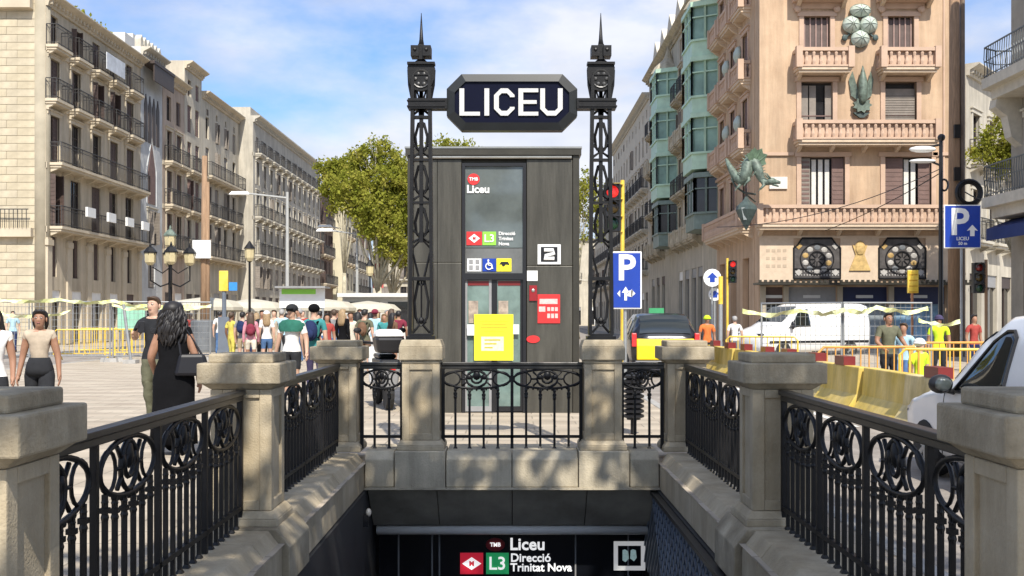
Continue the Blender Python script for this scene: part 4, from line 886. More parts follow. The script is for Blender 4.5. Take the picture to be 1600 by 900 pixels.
for s in (0,.5):
    q=MB(); O=DP(1172,262,-.3+s); T=[DP(1163,243,-.6+s),DP(1174,234,-.65+s),DP(1186,235,-.6+s),DP(1195,244,-.5+s),DP(1194,258,-.4+s)]
    for a_,c_ in zip(T[:-1],T[1:]): m_=(a_+c_)*.5*.88+O*.12; q.add([O,a_,m_,c_,O+Vector((0,.07,0)),a_+Vector((0,.04,0)),m_+Vector((0,.04,0)),c_+Vector((0,.04,0))],[(0,1,2,3),(7,6,5,4),(1,5,6,2),(2,6,7,3)])
    for a_ in T: q.tube([O,a_],[.06,.02],5)
    q.build('wing',wm,dr)
for i in (9,16,26,33):
    q=MB(); p=pts[i]; q.tube([p,(p.x+.08,p.y-.2,p.z-.34),(p.x-.10,p.y-.26,p.z-.52)],[.12,.085,.05],6); [q.tube([(p.x-.10,p.y-.26,p.z-.52),(p.x-.2,p.y-.3+c_*.08,p.z-.64)],[.035,.006],4) for c_ in (-1,0,1)]; q.build('leg',verd,dr,smooth=True)
q=MB(); q.tube([DP(1187,300,.9),DP(1165,300,.3),DP(1150,292,0),DP(1143,280,0),DP(1150,270,.1)],.05,6); q.tube([DP(1187,312,.9),DP(1172,306,.3),DP(1163,300,0)],.04,5); q.build('bracket',verd_d,dr)
la=thing('dragon_lantern','dark pointed lantern hanging under the green dragon','lantern',(PX(1166,49.6),49.6,0))
q=MB(); q.lathe([(.05,6.98),(.16,6.80),(.46,6.55),(.50,6.38),(.38,6.1),(.16,5.7),(.02,5.45)],6); q.build('body',verd_d,la); q=MB(); q.tube([(0,0,6.9),(0,0,7.35)],.03,5); q.build('chain',iron,la)
q=MB(); q.add([(-.30,-.36,6.45),(-.02,-.44,6.45),(-.03,-.26,5.9),(-.17,-.22,5.9)],[(0,1,2,3)]); q.build('pane',mat('lantern_pane',(.35,.38,.38),.15,var=.2),la)

# cross street building behind and right edge building
ang=math.atan2(6.6,5.2)
building('shaded grey brown house along the side street behind the right wooden mast',(21.7,52,0),ang,24,13.6,10,wall_gy,trim_gy,[1.6+2.9*k for k in range(8)],[(5.2,1.2,2.5,'each','iron',True),(9,1.2,2.4,'each','iron',True)],sh=shut_br,shop=(2,3.6))
def edge_top(r):
    for z in (5.55,9.6):
        b=MB(); b.prismz([(0,0),(0,-.6),(.4,-1.2),(6.5,-1.2),(6.5,0)],z-.35,z); b.prismz([(.1,0),(.1,-.4),(.5,-.9),(6.5,-.9),(6.5,0)],z-.7,z-.35); b.build('curved_slab',trim_gy,r)
        q=MB(); 
        def run(A,B_):
            A,B_=Vector(A),Vector(B_); L=(B_-A).length; m=max(2,int(L/.17))
            for i in range(m+1):
                p=A+(B_-A)*i/m; q.tube([p,p+Vector((.04,0,.35)),p+Vector((-.04,0,.7)),p+Vector((0,0,1.05))],.015,4,cap=False)
            q.tube([A+Vector((0,0,1.07)),B_+Vector((0,0,1.07))],.03,4); q.tube([A+Vector((0,0,.1)),B_+Vector((0,0,.1))],.02,4); q.tube([A+Vector((0,0,.6)),B_+Vector((0,0,.6))],.018,4)
        run((.05,0,z),(.05,-.55,z)); run((.05,-.55,z),(.45,-1.12,z)); run((.45,-1.12,z),(6.4,-1.12,z)); q.build('ornate_railing',mat('balcony_grey_iron',(.13,.14,.14),.5,.3,var=.3),r)
    for k in range(3):
        b=MB(); b.prismx([(0,8.9),(-.85,8.9),(-.9,8.6),(-.5,8.3),(-.35,7.6),(0,7.3)],.3+k*2.6,.8+k*2.6); b.build('console',trim_gy,r)
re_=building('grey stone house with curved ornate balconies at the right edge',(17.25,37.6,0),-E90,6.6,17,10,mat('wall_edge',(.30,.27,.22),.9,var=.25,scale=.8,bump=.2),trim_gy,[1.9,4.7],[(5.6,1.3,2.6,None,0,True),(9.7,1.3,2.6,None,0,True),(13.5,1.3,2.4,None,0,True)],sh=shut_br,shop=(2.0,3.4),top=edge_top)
b=MB(); b.prismx([(0,4.9),(-1.0,4.5),(-1.0,4.1),(-.96,4.1),(-.96,4.48),(0,4.8)],.3,6.4); aw=b.build('awning',mat('awning_blue',(.012,.03,.13),.8,var=.15),None,(17.25,37.6,0),-E90); tag(aw,'dark blue shop awning below the balcony at the right edge','awning')
# ---------------------------------------------------------------- trees
def leaf_crown(blobs, n, size, m, name, parent, seed, rzs=.75):
    g=np.random.default_rng(seed); B=np.array([b[:3] for b in blobs]); rad=np.array([b[3] for b in blobs]); w=rad**2.2; w/=w.sum()
    idx=g.choice(len(blobs), n, p=w)
    d=g.normal(size=(n,3)); d/=np.linalg.norm(d,axis=1)[:,None]; rr=g.uniform(.35,1.08,size=n)**.6
    c=B[idx]+d*(rad[idx]*rr)[:,None]*np.array([1,1,rzs])
    # sub-clumping: pull leaves towards random twig centres
    k=max(8,n//26); tw=c[g.choice(n,k)]; c=tw[g.integers(0,k,n)]+g.normal(size=(n,3))*size*1.7
    a=g.normal(size=(n,3)); a/=np.linalg.norm(a,axis=1)[:,None]; t=g.normal(size=(n,3)); b=np.cross(a,t); b/=np.linalg.norm(b,axis=1)[:,None]
    s=(size*g.uniform(.6,1.35,n))[:,None]; e=np.cross(a,b)
    v=np.empty((n,4,3)); v[:,0]=c-a*s; v[:,1]=c+b*s*.62+e*s*.18; v[:,2]=c+a*s; v[:,3]=c-b*s*.62+e*s*.18
    me=bpy.data.meshes.new(name); V=v.reshape(-1,3)
    me.vertices.add(n*4); me.vertices.foreach_set('co',V.ravel()); me.loops.add(n*4); me.loops.foreach_set('vertex_index',np.arange(n*4,dtype=np.int32))
    me.polygons.add(n); me.polygons.foreach_set('loop_start',np.arange(0,n*4,4,dtype=np.int32)); me.polygons.foreach_set('loop_total',np.full(n,4,dtype=np.int32))
    me.materials.append(m); me.update(); me.validate(); return put(name, me, parent)
def tree(label,loc,blobs,n,size,m,seed,r0=.28,h0=3.2,group=None,lean=(0,0)):
    t=thing('plane_tree',label,'tree',loc,0,group); g=random.Random(seed); b=MB()
    top=Vector((lean[0],lean[1],h0)); b.tube([(0,0,-.1),(.03,0,.3),(lean[0]*.4,lean[1]*.4,h0*.55),top],[r0*1.35,r0,r0*.85,r0*.7],10)
    for bl in blobs:
        c=Vector(bl[:3]); mid=top+(c-top)*.5+Vector((g.uniform(-.4,.4),g.uniform(-.4,.4),g.uniform(-.2,.5)))
        b.tube([top-Vector((0,0,g.uniform(0,.5))),mid,c],[r0*.5,r0*.3,r0*.1],6)
        for _ in range(4): d=Vector((g.uniform(-1,1),g.uniform(-1,1),g.uniform(-.3,1)))*bl[3]*.8; b.tube([mid+(c-mid)*g.random(),c+d],[r0*.12,.015],4)
    b.build('trunk',bark,t,smooth=True); leaf_crown(blobs,n,size,m,'crown',t,seed); return t
TG='plane trees along the boulevard'
# visible tree group left of the lift
def bl(px,py,r,Y,base): p=at(px,py,Y); return (p.x-base[0],p.y-base[1],p.z,r)
def blobs_px(L,Y,bx): return [bl(px,py,r,Y+dy,(bx,Y)) for px,py,r,dy in L]
Yt=62; bx=PX(592,Yt)
tree('tall yellow green plane tree left of the lift, tallest of the boulevard trees',(bx,Yt,0),blobs_px([(588,232,.8,0),(570,252,1.0,.5),(606,252,1.0,0),(545,288,1.1,-1),(572,285,1.2,.6),(600,284,1.2,-.6),(625,280,1.1,0),(555,318,1.0,-.8),(585,322,1.3,-1),(615,318,1.2,.4),(640,310,1.2,0),(575,355,.8,-1),(605,355,1.1,-1),(630,350,1.1,0),(612,385,.8,-.8),(635,385,.9,0)],Yt,bx),21000,.095,LEAF2,21,.22,3.2,TG)
Yt=68; bx=PX(612,Yt)
tree('lower plane tree behind the tall one, its leaves hanging beside the lift',(bx,Yt,0),blobs_px([(622,345,1.2,0),(598,365,1.0,0),(640,370,1.2,0),(628,320,1.3,0),(655,330,1.4,0),(585,335,1.1,0),(618,398,.9,0),(640,400,.9,0),(598,392,.7,0)],Yt,bx),12000,.10,LEAF2,22,.2,3.0,TG)
Yt=72; bx=PX(538,Yt)
tree('small plane tree crown against the grey stone block',(bx,Yt,0),blobs_px([(514,262,.8,0),(530,272,1.1,0),(520,290,1.0,0),(545,300,1.1,0),(548,262,.9,0),(533,305,.8,0),(525,322,.6,0),(552,325,.8,0)],Yt,bx),9000,.10,LEAF2,23,.18,4.4,TG)
Yt=90; bx=PX(690,Yt)
tree('plane tree whose top shows just above the lift roof',(bx,Yt,0),[bl(686,226,.7,Yt,(bx,Yt)),bl(690,250,2.2,Yt,(bx,Yt)),bl(730,262,2.6,Yt,(bx,Yt)),bl(660,270,2.4,Yt,(bx,Yt)),bl(700,290,3,Yt,(bx,Yt))],9000,.15,LEAF2,24,.3,6,TG)
Yt=80; bx=PX(900,Yt)
tree('plane tree seen between the lift and the right sign post',(bx,Yt,0),[bl(912,285,1.2,Yt,(bx,Yt)),bl(925,300,1.4,Yt,(bx,Yt)),bl(908,330,1.6,Yt,(bx,Yt)),bl(920,365,1.3,Yt,(bx,Yt)),bl(880,310,2.2,Yt,(bx,Yt))],4000,.11,LEAF2,25,.24,4,TG)
Yt=46; bx=PX(1585,Yt)
tree('thin street tree in front of the side street house at the right edge',(bx,Yt,0),[bl(1580,185,.7,Yt,(bx,Yt)),bl(1560,215,.8,Yt,(bx,Yt)),bl(1590,225,1.0,Yt,(bx,Yt)),bl(1570,250,.7,Yt,(bx,Yt)),bl(1610,200,1.0,Yt,(bx,Yt)),bl(1535,240,.5,Yt,(bx,Yt))],7000,.075,LEAF2,26,.12,4.5)
# the boulevard trees over and behind the photographer (they cast the dappled shade)
tree('plane tree behind the photographer, shading the stairs from the left',(-1.9,-3.5,0),[(2.2,2.4,8.0,1.5),(3.0,4.6,8.6,1.6),(4.0,6.6,8.8,1.5),(4.9,3.6,8.3,1.6),(1.9,6.4,8.9,1.4),(3.6,1.2,8.6,1.6)],8200,.12,LEAF,31,.3,5)
tree('plane tree behind the photographer, shading the stairs from the right',(4.7,-7.5,0),[(-1.6,4.2,8.4,1.6),(-.9,6.4,8.2,1.5),(-2.9,3.6,9,1.6),(-1.5,8.4,9.0,1.4),(-2.3,6.2,9.2,1.5)],6000,.12,LEAF,32,.3,5)
rp_=thing('roof_plants','green plants growing along the roof edge of the tan corner building','plants',(XL-1.2,62,18.1))
leaf_crown([(0,0,.5,.5),(.2,1.3,.7,.6),(.1,2.6,.4,.5),(.1,3.8,.6,.5),(0,-1.5,.4,.4)],800,.11,LEAF2,'foliage',rp_,41)
b=MB(); [b.box(-.3,.3,-1.8+i*1.3,-.8+i*1.3,-.0,.3) for i in range(5)]; b.build('pot',concrete,rp_)

# ---------------------------------------------------------------- street furniture
def pole(b,x,y,z0,z1,r0,r1=None,n=8): b.tube([(x,y,z0),(x,y,z1)],[r0,r1 or r0],n)
# multi-armed lantern
Y=45; p=at(266,395,Y); la=thing('street_lantern','ornate black five-lantern street lamp in front of the left facades','street lamp',(p.x,Y,0))
b=MB(); b.lathe([(.4,0),(.4,.5),(.25,.6),(.2,1.1),(.09,1.3),(.075,3.6),(.13,3.7),(.06,3.8),(.05,4.6)],10)
for k in range(4):
    a=k*math.pi/2+.35; d=Vector((math.cos(a),math.sin(a),0))*.78; b.tube([(0,0,2.9),d*.5+Vector((0,0,2.75)),d+Vector((0,0,3.0)),d+Vector((0,0,3.62))],.035,5); b.tube([(0,0,3.55),d*.4+Vector((0,0,3.3)),d*.9+Vector((0,0,3.55))],.025,5)
b.build('pole',iron,la)
glow=mat('lantern_glass',(.50,.42,.24),.3,var=.15,scale=5)
for k in range(5):
    a=k*math.pi/2+.35; d=Vector((math.cos(a),math.sin(a),0))*.78 if k<4 else Vector((0,0,.72))
    b=MB(); b.lathe([(.10,0),(.21,.12),(.24,.5)],6); o=b.build('lantern',glow,la,tuple(d+Vector((0,0,3.62))))
    b=MB(); b.lathe([(.27,.5),(.27,.55),(.14,.72),(.05,.78),(.05,.84),(.01,.95)],6); [b.tube([(.245*math.cos(t*math.pi/3+.5),.245*math.sin(t*math.pi/3+.5),.5),(.1*math.cos(t*math.pi/3+.5),.1*math.sin(t*math.pi/3+.5),0)],.015,4) for t in range(6)]; b.build('lantern_cap',iron if k<4 else verd,o)
# wooden mast left with barrel
Y=46; x=PX(318,Y); wp=thing('wooden_mast','wooden mast standing in a grey concrete barrel behind the woman in black','mast',(x,Y,0),group='wooden cable masts'); b=MB(); b.tube([(0,0,.0),(.02,0,4),(.05,0,8.3)],[.15,.13,.11],10); b.tube([(.18,0,0),(.17,0,7.2)],[.10,.08],8); b.build('mast',wood_pole,wp,smooth=True)
b=MB(); b.lathe([(.5,0),(.52,.1),(.52,1.3),(.48,1.35)],16); b.build('barrel',mat('barrel_grey',(.13,.14,.15),.6,var=.2),wp,smooth=False)
b=MB(); b.box(-.38,.38,-.30,-.26,-.38,.38); tag(b.build('banner',white,None,(x,Y,PZ(390,Y))),'square white board fixed to the left wooden mast','board')
# right wooden mast
Y=41; x=PX(1491,Y); wp=thing('wooden_mast','tall wooden mast rising out of the picture at the right street corner','mast',(x,Y,0),group='wooden cable masts'); b=MB(); b.tube([(0,0,0),(0,0,7),(.03,0,15.5)],[.24,.21,.17],10); b.build('mast',wood_pole,wp,smooth=True)
b=MB(); b.tube([(.30,-.05,0),(.29,-.05,15)],.085,8); b.build('conduit',mat('conduit',(.16,.12,.09),.6,var=.2),wp)
for z in (8.2,6.6,5.2): b=MB(); b.box(-.1,.12,-.3,-.15,z,z+.5); b.build('junction_box',black,wp)
b=MB(); 
for k in range(5): b.tube(ring(0,0,.36+.035*k,.36+.035*k,20,-.3-.03*(k%2)),.04,5,True)
cc=tag(b.build('cable_coil',black,None,(PX(1508,Y),Y-.05,PZ(303,Y))),'coil of thick black cable hung on the right wooden mast','cable coil')
# P signs
def psign(label,px0,px1,py0,py1,Y,arrow):
    t=thing('parking_sign',label,'sign',(PX((px0+px1)/2,Y),Y,0)); w=(px1-px0)*Y/F; z0,z1=PZ(py1,Y),PZ(py0,Y); h=z1-z0
    b=MB(); b.box(-w/2,w/2,0,.05,z0,z1); b.build('border',white,t,bevel=.02); b=MB(); b.box(-w/2+.035,w/2-.035,-.008,0,z0+.035,z1-.035); b.build('panel',blue_s,t)
    if arrow: 
        text('letter','P',h*.86,white,t,(-w*.09,-.012,z0+h*.58),offset=.028); b=MB(); b.prism([(w*.20,z0+h*.28),(w*.20,z0+h*.42),(w*.11,z0+h*.40),(w*.26,z0+h*.54),(w*.41,z0+h*.40),(w*.32,z0+h*.42),(w*.32,z0+h*.28)],-.016,-.008); b.build('arrow',white,t)
        b=MB(); [b.box(-w*.22+i*.0,w*.22,-.016,-.008,z0+h*k,z0+h*(k+.035)) for i,k in enumerate((.2,.1))]; 
        text('lettering','LICEU',h*.11,white,t,(0,-.012,z0+h*.22),offset=.003); text('lettering','50 m',h*.10,white,t,(0,-.012,z0+h*.11),offset=.003)
    else:
        text('letter','P',h*.62,white,t,(w*.02,-.012,z0+h*.70),offset=.02); b=MB(); cz=z0+h*.27; b.prism([(-w*.04,cz-h*.12),(-w*.04,cz+.02),(-w*.12,cz+.02),(0,cz+h*.12),(w*.12,cz+.02),(w*.04,cz+.02),(w*.04,cz-h*.12)],-.016,-.008); b.prism([(-w*.26,cz),(-w*.17,cz+.08),(-w*.17,cz-.08)],-.016,-.008); b.prism([(w*.3,cz),(w*.17,cz-.08),(w*.17,cz+.1)],-.016,-.008); b.prism([(w*.03,cz-h*.04),(w*.2,cz-h*.06),(w*.22,cz+h*.06),(w*.1,cz+h*.05)],-.016,-.008); b.build('arrow',white,t)
    b=MB(); pole(b,0,.1,0,z1-.1,.045); b.build('pole',galv,t)
psign('blue parking sign with white P behind the right lattice post',952,1003,393,483,25,False)
psign('blue parking sign with white P and arrow on a pole beneath the cable coil',1475,1533,320,388,37,True)
# traffic light behind right lattice post
def traffic(label,px,py0,py1,Y,lit,backplate=True,sidex=.0,bm=None,pole_m=None):
    z1,z0=PZ(py0,Y),PZ(py1,Y); h=z1-z0; w=h*.36; t=thing('traffic_light',label,'traffic light',(PX(px,Y),Y,0))
    b=MB(); b.box(-w/2,w/2,0,.2,z0,z1); b.build('housing',bm or black,t,bevel=.02)
    for k,(c,e) in enumerate((((.7,.02,.015),'red'),((.35,.2,.01),'amber'),((.02,.25,.08),'green'))):
        cz=z1-h*(k+.5)/3; on=(e==lit); b=MB(); b.ell((0,-.01,cz),(w*.36,.04,w*.36),12,6)
        b.build('lens',mat('lens_%s_%s'%(e,'lit' if on else 'off'),c if on else tuple(v*.12 for v in c),.2,var=0,emit=(*c,.4) if on else None),t,smooth=True)
        b=MB(); b.tube([(-w*.4,-.13,cz-.01),(-w*.38,-.13,cz+w*.2),(0,-.16,cz+w*.44),(w*.38,-.13,cz+w*.2),(w*.4,-.13,cz-.01)],.02,4); b.box(-w*.42,w*.42,-.16,0,cz+w*.40,cz+w*.44); b.build('hood',black,t)
    b=MB(); pole(b,sidex,.12,0,z1+.1,.05); b.build('pole',pole_m or yellow,t); return t
t=traffic('yellow framed traffic light showing red behind the right lattice post',957,287,362,26.5,'red',sidex=.255)
b=MB(); [b.box(-.1,.26,.02,.1,PZ(q+1,26.5),PZ(q-1.4,26.5)) for q in (287,310,337,361)]; b.build('bracket',yellow,t)
traffic('distant red traffic light on a yellow post before the cream ground floor',1145,407,442,45,'red',sidex=-.2)
traffic('black traffic light at the right corner below the parking sign',1530,410,458,36,None,sidex=.28,pole_m=wood_pole)
for (px,py0,py1,Y,lab) in ((1113,420,448,44,'white traffic sign among the poles right of the taxi'),(1117,450,470,44.4,'round blue traffic sign below the white one right of the taxi')):
    t=thing('traffic_sign',lab,'sign',(PX(px,Y),Y,0)); r_=(py1-py0)*Y/F/2; b=MB(); zc_=PZ((py0+py1)/2,Y); b.prism([(r_*math.cos(k*math.pi/8),zc_+r_*math.sin(k*math.pi/8)) for k in range(16)],0,.03); b.build('disc',white if 'white' in lab else blue_s,t)
    b=MB(); b.prism([(-.1,zc_-r_*.5),(.1,zc_-r_*.5),(.1,zc_),(.22,zc_),(0,zc_+r_*.6),(-.22,zc_),(-.1,zc_)],-.01,0); b.build('arrow',blue_s if 'white' in lab else white,t); b=MB(); pole(b,0,.06,0,zc_+r_,.04); b.build('pole',galv,t)
t=thing('bollard_post','yellow topped post between the taxi and the traffic light','post',(PX(1126,43),43,0)); b=MB(); pole(b,0,0,0,2.0,.08); b.build('post',galv,t); b=MB(); pole(b,0,0,2.0,3.1,.09); b.build('sleeve',yellow,t)
t=thing('works_sign','yellow works sign on a thin post before the rosette windows','sign',(PX(1427,40),40,0)); b=MB(); b.box(-.2,.2,0,.1,PZ(458,40),PZ(422,40)); b.build('panel',yellow,t,bevel=.02)
b=MB(); [b.box(-.15,.15,-.01,0,PZ(430+k*9,40),PZ(428+k*9,40)) for k in range(4)]; b.build('printed_line',mat('amber_print',(.5,.28,.02),.5,var=0),t); b=MB(); pole(b,0,.12,0,PZ(424,40),.05); b.build('post',mat('rust_post',(.35,.16,.08),.7,var=.2),t)
t=thing('bus_stop_flag','yellow flag sign on a grey post left of the crowd','sign',(PX(349,36),36,0)); b=MB(); b.box(-.15,.15,0,.08,PZ(455,36),PZ(423,36)); b.build('panel',yellow,t,bevel=.02); b=MB(); b.box(.18,.45,.02,.06,PZ(454,36),PZ(441,36)); b.build('side_panel',mat('cyan_blue',(.03,.22,.55),.5),t); b=MB(); pole(b,0,.1,0,PZ(425,36),.07); b.box(-.18,.18,0,.25,0,1.5); b.build('post',mat('post_grey',(.12,.14,.17),.5),t)
# tall lamps
def tall_lamp(label,px,py_top,Y,arm,luminaire=(-1,)):
    t=thing('street_lamp',label,'street lamp',(PX(px,Y),Y,0)); z=PZ(py_top,Y); b=MB(); pole(b,0,0,0,z,.11,.07); b.tube([(0,0,z-.3),(arm,0,z-.05)],.045,6); b.build('pole',mat('lamp_grey',(.40,.40,.38),.5,.2,var=.1),t)
    b=MB(); b.taper(arm-.75,arm+.3,-.16,.16,z-.14,arm-.6,arm+.2,-.1,.1,z+.03); b.build('luminaire',white,t,bevel=.03); return t
tall_lamp('tall grey street lamp with a long arm before the grey stone block',449,300,55,-2.2)
tall_lamp('slim street lamp with flat white head in front of the trees',558,358,62,-1.6)
tall_lamp('distant street lamp with a flat white head beside the pale yellow house',540,352,75,-1.2)
for (px,Y,zt_,lab) in ((390,48,4.6,'black lamp post with a single pale lantern left of the tall grey lamp'),(578,60,4.4,'small lamp post with white globe lantern near the tree trunks')):
    t=thing('lamp_post',lab,'street lamp',(PX(px,Y),Y,0)); b=MB(); b.lathe([(.2,0),(.2,.4),(.1,.6),(.06,1.2),(.05,zt_-.7),(.12,zt_-.65)],8); b.build('pole',iron,t); b=MB(); b.lathe([(.12,zt_-.65),(.2,zt_-.5),(.22,zt_-.1)],8); b.build('lantern',glow,t); b=MB(); b.lathe([(.26,zt_-.1),(.12,zt_+.1),(.02,zt_+.25)],8); b.build('lantern_cap',iron,t)
# right cobra lamp
Y=39; t=thing('street_lamp','thin black street lamp with two flat white heads beside the right mast','street lamp',(PX(1470,Y),Y,0)); zt_=PZ(215,Y); b=MB(); pole(b,0,0,0,zt_,.10,.06); b.tube([(0,0,zt_-.25),(-.5,0,zt_-.35)],.04,6); b.tube([(0,0,zt_-1.0),(-.5,0,zt_-.8)],.04,6); b.ell((.02,0,zt_),(.14,.14,.14)); b.tube(ring(.12,zt_-1.7,.14,.2,12),.04,5,True); b.build('pole',black,t)
for k in (0,1): b=MB(); b.ell((-.65,0,zt_-.42-k*.42),(.5,.2,.12 if k==0 else .08),12,6); b.build('luminaire',white,t,smooth=True)
# cables from the right masts
def cable(a,c,sag,lab,r=.018):
    a,c=Vector(a),Vector(c); pts=[a+(c-a)*(i/14)-Vector((0,0,sag*4*(i/14)*(1-i/14))) for i in range(15)]; b=MB(); b.tube(pts,r,4); tag(b.build('cable',black),lab,'cable')
cable(at(1473,262,39),at(1120,355,44),.5,'black overhead cable sagging from the thin lamp to the left across the terracotta front')
cable(at(1473,268,39),at(1290,360,50),.15,'black overhead cable slanting down past the right first floor window')
cable(at(1508,300,41),at(1640,270,34),.6,'loose cable sagging from the cable coil toward the right edge',.025)
cable(at(1473,330,39),at(1489,330,41),.05,'short cable between the thin lamp and the right mast')

# ---------------------------------------------------------------- barriers, fences
jb=MB(); prof=[(-.30,0),(-.30,.10),(-.13,.36),(-.09,.80),(.09,.80),(.13,.36),(.30,.10),(.30,0)]; L=2.0
jb.add([(x,0.01,z) for x,z in prof]+[(x,L-.01,z) for x,z in prof],[(i,(i+1)%8,(i+1)%8+8,i+8) for i in range(8)]+[tuple(range(7,-1,-1)),tuple(range(8,16))])
ym=mat('barrier_yellow',(.78,.54,.05),.55,var=.18,scale=1.6,col2=(.78,.60,.22),grain=.22); ym2=mat('barrier_pale',(.66,.50,.16),.55,var=.2,scale=2,col2=(.74,.62,.34),grain=.25)
JM=[jb.mesh('body',m) for m in (ym,ym2)]
foot=MB(); foot.box(-.305,.305,.35,.65,-.0,.05); foot.box(-.305,.305,1.3,1.6,0,.05); FM=foot.mesh('foot',black)
rf=MB(); rf.box(-.10,.10,.75,1.25,.80,.95); RM=rf.mesh('reflector',red_d)
ords=['first','second','third','fourth','fifth','sixth','seventh','eighth','ninth']
for k in range(9):
    t=thing('barrier',f'yellow plastic road barrier, {ords[k]} in the row counted from the white car','barrier',(5.75+RNG.uniform(-.04,.04),13.6+k*2.03,-.12),RNG.uniform(-.015,.015),'yellow road barriers along the lane')
    put('body',JM[0 if k not in (0,3) else 1],t,bevel=.015); put('foot',FM,t); 
    if k!=1: put('reflector',RM,t,(0,(-.3 if k%2 else 0),0))
def crowd_barrier(label,p,rz,m=None,w=2.0,h=1.05):
    t=thing('crowd_barrier',label,'barrier',p,rz,'yellow crowd control barriers'); b=MB(); m=m or yellow
    b.tube([(-w/2,0,.12),(-w/2,0,h-.1),(-w/2+.1,0,h),(w/2-.1,0,h),(w/2,0,h-.1),(w/2,0,.12)],.028,6); b.tube([(-w/2,0,.22),(w/2,0,.22)],.022,6); b.build('frame',m,t)
    for i in range(1,12): b=MB(); b.tube([(0,0,.22),(0,0,h)],.014,5); b.build('bar',m,t,(-w/2+i*w/12,0,0))
    for s in (-1,1): b=MB(); b.tube([(s*w*.38,-.3,0),(s*w*.38,0,.14),(s*w*.38,.3,0)],.02,5); b.build('foot',m,t)
orange=mat('barrier_orange',(.62,.30,.06),.5,var=.2)
crowd_barrier('orange crowd barrier in front of the man in the grey green shirt',(PX(1358,20.5),20.5,-.12),R(8),orange)
crowd_barrier('yellow crowd barrier left of the white car window',(PX(1500,19),19,-.12),R(-12),yellow)
crowd_barrier('orange crowd barrier at the foot of the right wooden mast',(PX(1490,24),24,-.12),R(10),orange)
crowd_barrier('yellow crowd barrier before the white delivery van',(PX(1190,31),31,-.12),R(-20))
crowd_barrier('yellow crowd barrier behind the left mesh fence, nearest to the beige-top woman',(PX(132,38),38,0),R(15))
crowd_barrier('yellow crowd barrier near the left mast barrel',(PX(205,39),39,0),R(-8))
crowd_barrier('yellow crowd barrier farther back behind the left fence posts',(PX(165,42),42,0),R(4))
def mesh_fence(label,pa,pb,h=2.0,z=0):
    pa,pb=Vector(pa),Vector(pb); d=pb-pa; L=d.length; t=thing('mesh_fence',label,'fence',(pa.x,pa.y,z),math.atan2(d.y,d.x),'temporary mesh fence panels')
    b=MB(); b.tube([(0,0,.12),(0,0,h),(L,0,h),(L,0,.12)],.03,6); b.tube([(0,0,.2),(L,0,.2)],.022,6); b.build('frame',galv,t)
    b=MB(); n=int(L/.13)
    for i in range(1,n): b.tube([(i*L/n,0,.2),(i*L/n,0,h)],.006,3,cap=False)
    for k in range(8): b.tube([(0,0,.3+k*.22),(L,0,.3+k*.22)],.006,3,cap=False)
    stuff(b.build('mesh',galv,t))
    for x in (0.0,L): b=MB(); b.taper(-.3,.3,-.12,.12,0,-.27,.27,-.1,.1,.14); b.build('block_foot',concrete,t,(x,0,0))
XS=[-20.5,-17.2,-13.9,-11.6]; 
mesh_fence('grey mesh fence panel at the left photo edge behind the beige-top woman',(-19.5,37,0),(-16.2,36.5,0)); mesh_fence('grey mesh fence panel between the beige-top woman and the leaning post',(-16.1,36.5,0),(-13.3,36,0)); mesh_fence('grey mesh fence panel behind the woman in black',(-13.2,36,0),(-10.4,37.5,0))
mesh_fence('grey mesh fence panel in front of the white delivery van',(PX(1190,27),27,0),(PX(1315,25.5),25.5,0),1.95,-.12); mesh_fence('grey mesh fence panel right of the delivery van, behind the man',(PX(1318,25.5),25.5,0),(PX(1455,26),26,0),1.95,-.12)
def tape(label,pts,w=.09):
    P=[Vector(p) for p in pts]; out=[]
    for i in range(len(P)-1):
        n=10
        for k in range(n): q=P[i]+(P[i+1]-P[i])*k/n; q=q-Vector((0,0,.10*4*(k/n)*(1-k/n)*RNG.uniform(.6,1.2))); out.append(q)
    out.append(P[-1]); b=MB(); g=random.Random(len(out))
    rings=[]
    for i,q in enumerate(out):
        a=.9*math.sin(i*.7)+g.uniform(-.3,.3); dx,dz=Vector((0,math.sin(a)*w/2,0)),Vector((0,0,math.cos(a)*w/2)); e=Vector((0,.012,0)); rings.append([q+dx+dz-e,q+dx+dz+e,q-dx-dz+e,q-dx-dz-e])
    b.loft(rings); tag(b.build('hazard_tape',tape_m),label,'tape')
tape('pale yellow hazard tape draped along the top of the left mesh fence',[at(-20,466,36.4),at(92,468,36.2),at(178,470,35.8),at(235,477,35.5),at(330,478,36)],.13)
tape('lower pale yellow hazard tape crossing behind the beige-top woman',[at(-10,485,35),at(50,494,35),at(110,485,35.3)],.11)
tape('second pale yellow tape sagging behind the man near the woman in black',[at(175,476,35),at(240,481,35),at(300,474,35.5)],.1)
tape('yellow hazard tape strung over the fence before the delivery van',[at(1160,486,26.5),at(1250,485,26),at(1320,484,25.3),at(1370,480,25.5),at(1450,482,25.8)],.12)
tape('lower yellow hazard tape left of the right wooden mast',[at(1435,500,24.5),at(1500,502,24.5)],.1)
t=thing('leaning_post','thin grey post leaning behind the left fence','post',(PX(205,35),35,0)); b=MB(); b.tube([(0,0,0),(-.25,0,1.9)],.05,6); b.build('post',galv,t); b=MB(); b.box(-.2,.2,-.2,.2,0,.12); b.build('foot',concrete,t)
t=thing('works_screen','pale green screen panel behind the left fence','screen',(PX(205,40),40,0)); b=MB(); b.box(-.5,.5,0,.05,1.0,1.9); b.build('screen',mat('pale_green',(.25,.50,.36),.6,var=.2),t); b=MB(); b.box(-.5,-.44,0.05,.1,0,1.9); b.box(.44,.5,0.05,.1,0,1.9); b.build('leg',galv,t)
